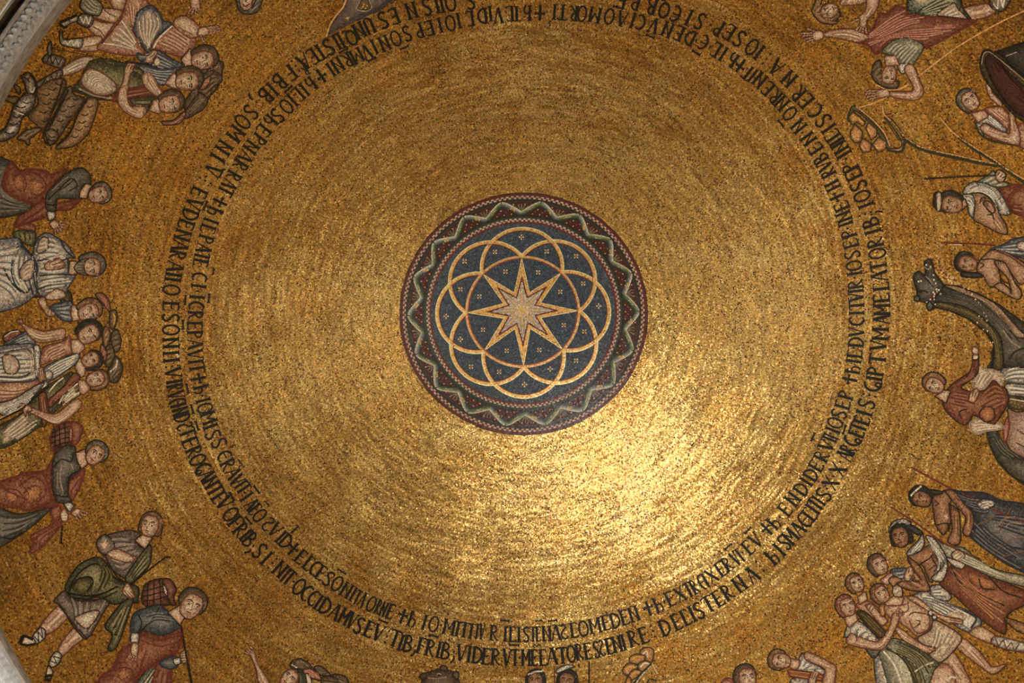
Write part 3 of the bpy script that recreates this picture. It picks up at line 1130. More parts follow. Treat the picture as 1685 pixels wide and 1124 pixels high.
L g 2 680,555 720,530 790,545
@ 1160 1024 5.617
# mosaic_bystander | reddish hair at the bottom edge beside the brown haired youth | figure
=hair
F rp/r 105,560 180,524 260,540 280,600 105,600
W 6 120,555 180,530 260,550 | 150,590 200,560 250,590
# mosaic_figure | brown haired youth looking up over the bottom edge | figure
H 405,625 385,430 .3 sk hb side
# mosaic_figure | bowed youth in white tunic with red belt at the bottom edge | figure
=skirt
F wh 800,530 950,530 940,610 800,610
=tunic | white tunic
F wh 848,440 880,320 920,285 945,350 1105,440 1090,490 960,460
W 7 865,430 890,330 930,310 | 960,450 1040,460 1100,460
=belt | red belt
F rd/m 778,440 960,462 1092,492 1080,545 900,522 790,505
K y 1 785,455 950,475 1085,505
K y 1 795,490 900,508 1075,530
=arm
F sk/r 920,295 960,278 1080,330 1205,400 1215,440 1180,600 1060,600 1110,470 1100,430 1000,380 930,345
W 4 950,310 1080,370 1170,420 | 980,350 1080,400 1140,450
=hand
F sk/r 955,600 970,490 1020,448 1062,480 1030,545 1010,600
S r 4 975,520 1020,530 985,465 1050,480
=neck
P sk/r 788,335 880,352 872,420 835,445 785,420
H 795,375 625,345 -.2 sk hl cap
; ---- brothers and merchants at the lower right
@ 1435 740 5.62
# mosaic_figure | bare chested merchant in dark blue skirt at the right edge, arm folded | figure | merchants with spears along the right edge
=skirt | dark blue skirt with gold lattice
F bs/b 715,370 850,388 1050,400 1200,468 1405,560 1405,1124 1300,1090 1100,960 905,800 950,680 930,590 850,470
W 9 740,380 900,440 1100,440 | 920,560 1050,600 1110,570
W 8 950,600 1100,760 1380,960 | 920,800 1120,960 1380,1110
W 8 1100,600 1250,600 1400,620 | 1120,700 1250,760 1400,860
L b 3 960,640 1100,820 1280,900 1400,930
L b 3 940,760 1090,850 1300,1000
L n 2 1180,700 1230,640 1330,620
L n 2 1240,720 1280,680 1390,690
K q 1.4 970,700 1100,640 1160,590
K q 1.4 1060,850 1180,760 1290,540
K q 1.4 1130,950 1290,830 1400,800
K q 1.4 1200,1000 1330,960 1400,930
F wh/b 975,505 1030,460 1120,470 1142,512 1040,565
W 5 990,500 1040,470 1120,480 | 1020,550 1080,530 1135,510
=torso
F sd/o 560,455 620,400 700,378 765,410 725,500 735,640 722,700 662,790 592,700 575,600
f sk 660,610 700,590 715,640 680,660
L o 1.6 590,480 620,500 590,520
L o 1.8 600,700 680,680 720,690
L o 1.6 715,490 725,580 740,620
L o 1.6 690,680 720,720 710,760
=arm
F sd/o 680,385 760,380 850,490 935,590 942,700 900,805 840,765 872,640 800,540
W 4 740,400 850,520 890,620 | 880,560 930,640 890,780
F sd/o 725,520 800,560 822,700 820,850 772,886 700,850 742,740
W 3 760,600 770,760 | 800,640 800,820
S o 4 740,560 800,580 735,510 790,540
=braid
F hk/k 540,370 600,375 655,392 640,412 560,412
H 548,492 382,425 -.25 sd hk side
=hairband
L w 2.6 362,430 400,390 460,335
@ 1435 740 5.62
# mosaic_spear | long dark red spear behind the dark blue skirt merchant | spear | spears along the right edge
=shaft
K m 2.6 378,172 560,270 740,365
K m 2.2 830,400 950,460 1200,590 1405,690
@ 1345 824 3.747
# mosaic_figure | half turned man in pale blue robe behind the merchant with the purse | figure | brothers at the lower right
=robe | white and blue robe
F wh/b 590,590 700,540 720,600 820,640 980,700 1015,760 950,812 870,785 760,690 640,640
W 8 620,590 720,590 960,700 | 660,640 780,710 920,800
f wl 800,690 880,690 920,720 890,760 820,740
L b 3 700,620 830,650 980,720 950,790
F bl/b 450,430 560,418 605,470 575,505 500,520
W 5 460,435 550,430 | 500,510 590,480
F wh/b 690,540 760,520 830,590 800,620 720,600
W 4 700,550 760,540 | 730,590 810,600
=leg
F sk/r 940,822 1010,775 1120,850 1080,885
=boot | white laced boot
F wh/r 1078,882 1110,838 1270,895 1290,940 1180,922
K r 1.5 1100,850 1120,900 1150,860 1170,915 1200,875 1220,930 1245,890
=neck
P sk/r 388,490 460,440 485,490 430,525
=hand
F sk/r 535,475 560,415 592,410 592,460 560,505
S r 3 545,450 585,450 550,420 590,415
H 412,455 365,352 .5 sk hb side
# mosaic_purse | small pale money purse in the merchant's fist | purse
=pouch
F wl/o 465,550 492,500 522,540 525,590 480,597
W 3 480,550 495,520 | 490,585 515,560
# mosaic_figure | turbaned merchant with bare arm and red brown skirt paying from a purse | figure | merchants with spears along the right edge
=skirt | red brown skirt
F rd/o 755,510 830,400 925,395 1060,460 1175,510 1290,600 1180,700 1155,825 1000,725 850,590
f rl 930,440 1050,480 1110,520 1060,560 960,520
W 10 790,480 900,560 1140,800 | 850,410 1000,560 1170,640
L o 2 830,410 900,520 1160,650
L o 2 1000,480 1020,540 1100,550
L o 2 1060,470 1150,560 1260,600
=leg
F sd 1160,722 1290,790 1290,850 1220,795
=mantle | green and white mantle
F wg/g 715,228 800,280 900,290 1000,370 1120,430 1290,480 1290,545 1100,482 910,392 800,352
W 7 740,240 880,310 1160,450 | 800,340 940,400 1160,480
F wl/o 828,335 870,300 915,340 870,385
W 4 835,335 880,310 | 860,380 905,345
F wh/o 800,350 910,390 890,425 830,395
=torso
F sd/o 560,340 640,300 700,278 742,360 762,440 700,505 650,400 580,400
L o 1.8 640,390 690,360 720,330
L o 1.8 700,340 740,410 720,440
L o 1.6 690,430 730,400
=collar | white collar cloth
F wh/o 560,312 620,250 650,208 662,260 640,310 560,342
W 4 570,320 640,240 | 590,335 655,270
F wh/o 668,222 720,230 790,330 806,420 770,500 705,480 782,400 742,330
W 6 690,235 790,350 790,420 | 680,260 750,370 720,480
=arm
F sd/o 560,350 620,390 650,430 692,530 690,562 560,552 490,515 500,492 600,500 640,490 590,420
W 4 580,380 650,480 670,540 | 520,510 600,540 680,550
S o 3 440,500 500,490 470,470 520,480
F sd/o 440,495 470,465 530,490 500,510 470,530
=turban
F wh/o 440,190 470,130 540,112 582,145 540,165 460,202
W 5 445,185 490,130 560,130 | 460,200 530,165 580,150
H 528,288 500,165 -.4 sd hk long
=braid
F hk/k 545,160 590,152 655,200 620,212
# mosaic_spear | thin dark spear passing behind the turbaned merchant | spear | spears along the right edge
=shaft
K m 2.4 455,40 600,130 780,262 960,345
# mosaic_figure | brown haired man with crossed hands between the two front brothers | figure | brothers at the lower right
=robe
F pk/r 240,640 320,620 400,690 425,760 350,725 280,690
W 5 260,645 330,635 | 350,710 410,740
=arm
F sk/r 298,650 342,640 390,700 435,740 400,772 340,705
F lf/r 380,660 420,640 425,690 400,720
S r 3 305,660 335,690 325,630 350,660
=neck
P sk/r 250,595 300,560 312,612 260,645
H 268,562 225,470 .35 sk hl side
# mosaic_figure | bare bellied youth in pale loincloth being led by the brothers | figure | brothers at the lower right
=leg
F sk/r 770,1000 850,940 985,1150 880,1150 820,1050
W 3 800,1010 880,1110 | 850,970 950,1110
F sk/r 855,900 905,850 1000,930 1080,1025 1170,1008 1090,1072 1000,1020
W 3 880,900 1000,1000 | 930,890 1060,1040
=torso
F sk/r 420,640 540,590 592,600 700,690 712,740 690,800 620,840 560,790 500,745 430,705
L r 1.6 565,710 600,690 690,710 690,790 630,820 590,790 570,740
L r 1.4 610,740 640,745 620,770
L r 1.5 440,650 500,650 550,640
L r 1.5 560,620 560,680 500,700
L r 1.4 590,790 640,760
=arm
F sk/r 555,600 620,600 750,700 885,732 892,765 800,752 700,690
W 3 600,620 740,710 | 640,640 790,740
S r 3 820,725 820,750 890,735 885,762
F sk/r 470,780 520,790 620,870 742,918 745,952 680,942 550,882
W 3 500,800 620,890 | 530,850 680,920
S r 3 690,900 690,940 742,920 735,950
=loincloth | pale loincloth
F wl/o 620,850 700,800 730,738 892,840 842,930 760,1002 690,952 745,912 660,892
W 9 730,760 720,850 700,900 | 870,850 820,920 770,990
f wl 750,900 800,880 820,900 770,970
=knot
F wh/o 685,690 705,675 715,700 700,715
F wh/o 708,715 730,705 742,725 720,738
=neck
P sk/r 410,625 470,590 540,600 520,650 430,650
H 428,625 375,535 .45 sk hl side
# mosaic_figure | red haired front brother in green and white garments holding up a hand | figure | brothers at the lower right
=leg
F sk/r 680,1150 690,1080 740,1020 800,1010 850,1070 840,1150
=anklet
L w 3 800,1110 830,1090 860,1095
=robe | white robe with green folds
F wh/g 350,970 400,925 480,950 560,1060 590,1150 395,1150
W 7 360,990 410,940 470,960 | 420,1124 500,1110 570,1110
=mantle | green mantle
F wg/g 385,935 470,850 600,900 745,1002 720,1055 650,1150 480,1150 400,1000
f gr 470,860 600,905 740,1005 700,1030 600,960 500,900
f gr 520,960 590,1000 650,1090 620,1150 570,1060
W 9 420,920 600,1000 660,1120 | 480,860 640,940 730,1020
L g 2.4 430,910 540,990 640,1124
L g 2 500,880 620,960 690,1070
L g 2 540,960 600,1060 640,1124
L w 2.6 410,930 480,1020 540,1124
L w 1.8 600,1060 660,1020 720,1000
=belt
F gy 300,915 390,920 350,975
W 4 310,920 380,925 | 340,960 360,960
=tunic | white tunic
F wh/o 168,845 190,770 250,740 330,800 385,870 330,885 240,830
W 7 185,840 210,770 250,750 | 330,870 340,850 370,860
=sash | green sash
F gd 245,695 300,688 422,812 370,842
W 5 250,700 375,835 | 295,690 415,812
=arm
F sk/r 178,865 210,820 260,840 370,870 440,790 465,705 490,690 505,705 502,750 440,880 392,922 280,910 200,890
W 4 200,860 370,890 440,820 | 220,885 390,910 470,780
G 4 478,702 500,722 508,664 532,694
L r 1.4 240,830 245,860 230,880
=neck
P sk/r 168,720 240,690 252,740 200,785 175,760
H 208,712 172,605 .4 sk rp side
; ---- rider and camel
@ 1485 580 5.11
# mosaic_camel | tall dark camel with beaded bridle at the right edge, carrying a rider | camel
=body | dark green flank
F cm/g 712,660 790,645 850,760 950,870 1040,900 1040,1140 980,1085 820,940 745,800
W 5 740,690 830,850 1010,960 | 790,660 870,790 1010,900
L k 2 830,930 920,1040 1022,1130
F cm/g 720,130 760,60 770,-20 1040,-20 1040,60 900,100 830,150
W 6 770,20 740,120 | 980,10 840,140
=load | pale load and saddle cloth
F wh/g 835,155 920,80 1040,50 1040,250 880,250
W 6 850,160 930,110 1020,90 | 880,240 960,225 1020,235
F wh/g 880,262 1040,285 1040,372 895,362
W 4 890,270 1020,295 | 900,355 1020,365
F gd/g 895,365 1040,400 1040,490 895,462
K w 1.4 910,390 1022,425
* n 2 920,420 950,430 980,440 1010,450 930,450 960,458 990,465
F pw/o 890,470 960,500 1040,520 1040,895 950,850 880,760 895,560
L n 1.6 980,640 1010,700
L o 1.6 970,650 1022,740
L o 1.4 960,760 1022,830
F rp/m 850,640 890,540 900,640 865,770
=saddle | white saddle padding
F wl/n 595,285 640,130 700,138 800,150 862,210 830,285 760,240 690,312
W 6 610,270 660,150 | 690,290 800,170
F wl/n 568,595 640,560 820,590 855,640 720,662 640,690 590,660
W 5 590,610 640,590 820,610 | 620,670 700,650 830,640
@ 1485 380 5.11
=neck
P cm/k 270,640 260,600 300,500 340,450 470,462 650,530 820,622 1040,845 1040,1150 750,1150 772,960 700,850 560,742 400,672
W 9 300,540 560,600 760,760 940,980 | 340,480 600,570 820,730 1010,920
F tn/k 340,455 480,468 700,560 820,640 1010,850 1015,890 960,892 850,740 700,600 500,520
W 3 360,465 700,575 980,860 | 420,490 690,600 960,870
F go/k 285,600 400,605 560,652 720,760 830,900 850,1150 765,1150 775,960 700,850 560,742 400,672 275,640
W 4 300,620 560,700 740,860 800,1100 | 320,600 600,690 790,860 830,1100
L n 1.8 850,830 920,930 1000,980
L o 2 900,1080 960,1010 1022,960
=head
F cm/k 95,400 110,350 150,340 185,375 195,330 185,260 235,235 262,290 275,350 342,440 335,500 280,560 275,640 222,672 205,610 150,590 105,580 125,520
L k 2 185,375 230,430 270,470
L k 2 130,520 180,500 220,520
L n 1.6 190,300 215,320 250,310
L n 1.6 200,380 240,420 260,460
F cm/k 100,570 120,540 148,560 145,590 115,592
F cm/k 205,620 230,590 265,630 225,672
* k 3 160,510
=bridle | white and red beads
* w 2.6 205,285 240,300 265,370 270,410 285,440 265,515 290,490 310,495 325,530 270,550 275,575 240,575 210,600 280,615 160,420 140,425 295,510 275,530
* m 2.8 250,300 280,310 300,330 215,545 240,560 260,530 290,520 300,480 250,580
=harness | string of red and white beads
* w 2.4 410,385 430,395 390,410 420,435 480,440 520,480 560,490 590,530 620,575 645,600 660,620 690,690 710,715 715,755 720,795 650,715 675,740 635,770 685,830 720,840 765,940
* m 2.8 330,330 350,350 370,365 400,380 440,410 500,460 545,500 575,515 605,560 630,590 670,650 690,670 650,640 705,740 640,750 660,770 630,790 600,830 610,850 680,860
# mosaic_figure | bare chested merchant facing up beside the camel's head, arm bent on his chest | figure | merchants with spears along the right edge
=mantle | dark blue mantle
F bl/b 745,150 860,108 950,60 1040,60 1040,250 930,200 820,162
W 6 760,145 900,105 1020,70 | 830,160 940,200 1020,235
F wl/b 962,120 990,90 1040,85 1040,175 1000,165
=torso
F sl/o 630,330 660,240 760,158 900,190 1015,330 1010,450 950,400 870,280 800,250 832,420 800,462 730,462 690,390
L o 1.8 640,245 740,232 800,245
L o 1.5 660,265 690,285 660,310
L o 1.5 820,380 850,420 890,440
L r 2 790,165 920,220 1020,360
=arm
F sl/o 780,470 830,435 900,480 922,530 890,400 790,290 780,250 870,270 950,430 1005,510 992,572 930,562
W 4 880,320 940,470 970,550 | 910,360 960,470 990,540
S o 4 800,295 850,275 785,255 850,250
H 630,290 478,255 -.25 sl hk cap
=braid
F hk/k 500,340 560,350 640,350 685,385 600,392 500,382
# mosaic_spear | red spear above the merchant beside the camel's head | spear | spears along the right edge
=shaft
K m 2.4 328,98 560,104 790,122
K w 1 400,112 500,114
@ 1485 580 5.11
# mosaic_figure | rider in red brown tunic seated on the camel with one arm raised | figure
=tunic | red brown tunic
F rd/o 340,420 390,300 470,230 570,160 595,60 600,10 640,10 640,170 565,240 495,295 590,330 700,312 770,235 830,285 880,310 895,420 832,530 770,612 700,580 600,530 570,585 520,612 460,580 375,500
W 6 400,300 560,200 600,70 | 440,290 600,210 635,80
W 8 430,330 520,340 600,360 | 380,440 500,470 580,480
W 9 700,310 780,250 840,300 | 640,560 760,500 880,430
L o 1.8 500,550 480,500 560,470
F rl/o 648,520 700,452 770,475 775,560 700,585
=cuff
F wl/o 595,20 640,15 640,55 597,60
=hand
F sk/r 590,5 595,-50 640,-35 640,18
F sk/r 562,405 575,340 625,300 650,345 605,425
S r 3 590,370 625,390 605,320 650,340
L k 1.6 555,410 600,430
=neck
P sk/o 275,370 350,312 412,322 370,430
H 348,312 205,245 -.35 sk hl side
# mosaic_figure | headbanded merchant in striped stole at the right edge under the ground line | figure | merchants with spears along the right edge
@ 1485 260 7.495
=skirt | red brown skirt
F rd/m 1180,380 1330,330 1450,325 1520,380 1520,725 1380,682 1300,560
L m 2 1290,530 1350,430 1450,340
L m 2 1310,570 1380,440 1480,360
L m 2 1330,640 1380,560 1480,640
W 4 1360,560 1480,560 | 1380,660 1480,690
=torso
F sl/o 870,440 1000,438 1100,520 1185,620 1205,690 1295,850 1282,945 1150,902 980,812 880,752 900,600
L o 1.8 1010,560 1060,640 1120,700 1140,800
L o 1.5 960,560 990,480 1050,500
L o 1.8 1050,700 1120,690
W 4 1180,700 1240,800 1270,900 | 1100,780 1180,860 1260,930
=hand
F sl/o 1000,560 1040,520 1110,560 1150,650 1110,680 1050,620
S o 3 1030,580 1080,600 960,500 1000,470
=stole | white striped stole
F wh/g 755,440 800,330 900,288 1020,300 1170,370 1260,500 1340,690 1205,690 1180,600 1080,482 960,425
W 7 790,400 940,330 1120,390 1300,660 | 820,440 960,410 1100,480 1200,670
K o 1.4 900,290 960,340
K o 1.4 1060,440 1110,400
K o 1.4 1160,540 1220,480
F wh/g 745,460 860,440 902,540 892,650 872,745 812,650 812,580
W 5 770,460 850,470 890,560 | 820,590 850,620 870,720
F wg/g 930,288 1050,215 1130,150 1185,270 1300,300 1305,345 1150,355 1020,300
W 5 960,280 1120,180 | 1150,345 1300,325
=fist
F sk/o 1150,200 1195,138 1285,200 1245,292 1180,282
S o 3 1180,210 1240,250 1210,170 1270,220
=neck
P sl/o 690,470 780,500 812,580 740,642
H 745,600 495,545 -.3 sl hk side
=hair
F hk/k 432,418 398,440 383,560 405,612 440,640 470,540
=hairband
F wl/o 418,450 470,415 492,500 472,645 428,635
# mosaic_spear | thin black spear in the fist of the headbanded merchant | spear | spears along the right edge
=shaft
L o 2.4 272,257 700,228 1150,212
; ---- well, hill and upper right
@ 1380 140 5.525
# mosaic_hill | pair of pale edged ground lines running off the right edge under the basin bearer | hill
=ledge | olive shadow line with pale rim
L g 6 600,490 750,575 900,618 1100,660 1300,705 1450,728
L t 2 610,475 750,560 900,600 1100,642 1300,688 1440,712
L g 4 470,300 540,390 600,480
L t 2 405,200 415,260 500,340 600,465
L g 5 1090,470 1250,588 1430,700 1685,940
L t 2.2 920,285 1050,430 1250,570 1420,675 1520,750 1685,900
# mosaic_rock | cluster of tan leafy boulders under the bent arm of the leaning man | rock
=ledge | dark outline of the rock
F go/g 82,310 105,225 132,186 175,205 305,330 400,435 478,578 440,575 360,440 300,370 215,270 140,235 105,330
L t 2 160,190 300,300 420,430 475,565
F lf/g 470,575 555,570 572,500 420,280 500,420 560,500 600,490 590,545 570,600 450,595
L g 4 450,590 575,602 605,500
=boulder
P lf/g 95,290 130,240 190,280 250,340 225,372 170,330 120,360
L y 2 130,270 180,300 230,340
P lf/g 108,420 150,350 222,420 205,510 150,525 112,480
L t 3 130,440 150,480 190,490
P lf/g 248,390 272,330 350,400 352,450 300,502
L t 3 270,390 300,450
P lf/g 188,540 222,478 302,530 292,605 220,612
L t 3 210,550 240,590
P lf/g 308,540 362,468 442,512 430,580 362,612
L t 3 340,540 370,580 410,520
# mosaic_figure | grey haired man carrying the dark basin on his arm at the right edge | figure
=tunic | white and pink tunic
F wh/g 1250,360 1275,335 1380,260 1480,330 1535,400 1500,425 1345,345 1295,382 1330,475 1280,430
W 6 1380,270 1470,340 1520,400 | 1340,310 1420,370 1500,415
F pk/r 1330,222 1390,195 1495,200 1560,290 1542,400 1450,312
W 4 1360,225 1540,370 | 1430,210 1550,310
F pk/r 1640,360 1700,365 1700,580 1640,545
W 3 1650,380 1690,385 | 1650,530 1690,550
L g 3 1240,330 1300,450 1400,505 1500,525 1640,550
=arm
F sk/r 1292,375 1340,345 1420,390 1530,432 1560,430 1552,250 1510,100 1550,55 1595,100 1605,290 1655,450 1640,545 1500,512 1370,462 1300,410
W 4 1320,390 1420,430 1560,470 | 1340,430 1450,480 1620,510
W 3 1560,260 1580,420 | 1590,270 1610,430
S r 4 1515,110 1590,110 1520,70 1580,60
F sk/r 1340,-10 1395,-10 1400,60 1485,150 1480,192 1380,110
=neck
P sk/r 1205,250 1330,222 1372,282 1270,340
H 1258,212 1150,70 .4 sk hg side
@ 1300 0 4.377
# mosaic_basin | large dark drum shaped basin with olive rim at the right edge | basin
=side | black side of the drum
P dk/k 1480,370 1710,268 1710,660 1600,480 1520,395
L n 1.4 1560,400 1640,370
=rim | olive rim
F gd/k 1372,465 1390,372 1440,358 1550,440 1710,640 1710,880 1640,845 1500,692 1405,565
L n 1.3 1385,460 1400,385 1445,372 1560,460 1690,630
=inside | dark red inside
F mr/k 1408,455 1430,392 1480,400 1600,540 1710,700 1710,860 1620,802 1480,622
W 9 1430,440 1560,640 1690,790 | 1480,410 1600,570 1700,720
@ 1300 0 4.377
# mosaic_rope | thin tan rope running down from the right edge past the leaning man to the rock | rope
=strand
L t 2 1685,45 1500,165 1200,340 930,545
L t 2.4 860,600 820,625 780,642
L t 2 720,690 600,740 500,772
L t 1.6 670,760 680,820
# mosaic_figure | leaning man in rose mantle and white tunic reaching down, head lowest | figure
=leg
F sk/r 1245,60 1440,20 1492,70 1430,117 1300,137
W 3 1280,70 1430,40 | 1320,120 1450,95
=boot | grey laced boot
F gs 1440,25 1480,-10 1610,-10 1555,60 1500,77
K w 1.8 1470,20 1500,60 1510,5 1540,50 1560,0
=skirt | green and white skirt
F gn 850,90 880,-20 1200,-20 1240,40 1305,140 1150,122 1000,112 900,92
W 11 880,80 960,50 1150,-5 | 980,108 1120,110 1280,128
F wl/o 1060,100 1180,15 1215,60 1280,130 1150,118
W 5 1090,100 1190,30 | 1170,115 1260,115
=mantle | rose mantle
F rd/m 470,300 560,240 600,190 645,95 690,95 760,40 830,60 850,100 910,110 1010,112 1150,125 1345,148 1275,192 1200,232 1100,292 970,345 920,290 830,268 720,290 640,385 600,372 560,320
f rp 960,200 1080,170 1230,170 1150,210 1020,230
f rp 720,130 800,100 830,120 700,220 640,240
W 11 560,250 700,130 800,60 | 530,310 720,250 900,170 1100,160
W 9 560,300 720,250 900,200 1260,180 | 620,370 740,270 960,290 1180,230
=tunic | white tunic
F wg/g 665,372 740,290 850,268 965,330 890,462 822,525 780,440 760,400
W 12 690,370 740,310 810,290 | 820,500 880,430 950,340
F wh/o 775,470 810,450 870,460 820,530 790,505
=arm
F sk/r 240,235 330,208 470,208 570,262 490,302 350,272 250,262
W 3 280,240 400,225 530,260 | 300,255 420,265 510,290
F sk/r 825,495 885,460 940,580 965,660 932,712 840,715 718,690 718,655 890,648
W 4 860,500 920,620 900,680 | 890,500 945,640 920,700
W 3 740,665 880,665 | 750,685 880,700
=hand
F sk/r 165,228 205,215 242,232 240,272 185,292 155,265
G 4 165,236 175,284 80,238 122,298
G 1 185,224 185,224 128,203 128,203
F sk/r 630,645 705,642 722,690 650,702 625,680
G 4 642,650 646,696 542,655 570,716
=neck
P sk/r 680,400 760,395 795,465 690,475
=hair
F hb 588,530 610,450 650,432 662,490 655,520 700,590 785,580 775,632 700,632 620,592
W 7 600,520 640,450 | 660,600 780,600
L t 1.8 625,605 700,642 780,642
H 728,470 705,600 -.45 sk - side
# mosaic_figure | long haired head looking down with both arms out at the top right edge | figure
=arm
F sk/r 360,20 430,-10 560,-10 550,10 430,35
F sk/r 500,115 550,60 560,-10 650,-10 630,60 560,140 552,190 520,198 495,185 505,150
W 3 540,110 590,20 | 570,120 630,30
G 4 502,182 548,186 478,218 553,236
G 1 505,135 505,135 444,160 444,160
H 345,45 228,105 .3 sk hl side
=hair
F hl 158,80 180,20 210,-10 250,-10 220,50 240,120 330,150 355,145 320,172 220,155
W 7 170,80 210,10 | 240,130 330,150
; ---- top edge
@ 500 0 7.02
# mosaic_sky_segment | dark arc of starry night sky at the top edge cut by the inscription | sky segment
=sky
F sy/x 255,425 300,270 370,170 450,70 520,-20 1240,-20 1150,8 900,108 700,190 520,280 310,388
f sn 520,230 600,180 760,130 1000,50 1180,-10 1200,-10 900,108 700,190 530,275
W 8 540,260 700,190 1150,10 | 760,110 900,50 1080,-10
=rim | pale rim of the sky
L t 2.6 255,420 300,280 370,170 450,75 522,-8
=star | gold star disc
F gd/n 605,90 630,35 700,8 765,30 782,80 735,120 650,116
* y 2.2 680,70 660,90 710,90 690,45 730,60
L y 1.6 480,210 520,190
L y 1.6 500,190 510,220
* y 2.4 840,5 870,0
@ 370 0 4.2125
# mosaic_bystander | upside down curly head at the top edge near the sky arc | figure
=hair
F hg 70,0 90,60 150,97 230,70 275,0 250,-30 90,-30
W 7 80,10 150,90 | 260,10 160,90
=face
F sk/o 100,-20 105,40 140,70 190,40 235,-20
L o 1.6 120,20 140,40 170,20
L r 1.6 140,10 180,0
L o 1.6 180,30 210,0
; ---- corner of the drum
'''

# ------------------------------------------------------------------ medallion at the crown
def MED(rho, deg):
    a = np.radians(np.asarray(deg, float))
    rho = np.asarray(rho, float)
    return np.stack([858.9 + 2.8 * rho / 204 + rho * np.cos(a), 510 + 6.6 * rho / 204 + rho * .977 * np.sin(a)], -1)


def ring_poly(rho, n=96):
    return MED(np.full(n, rho), np.arange(n) * 360 / n)


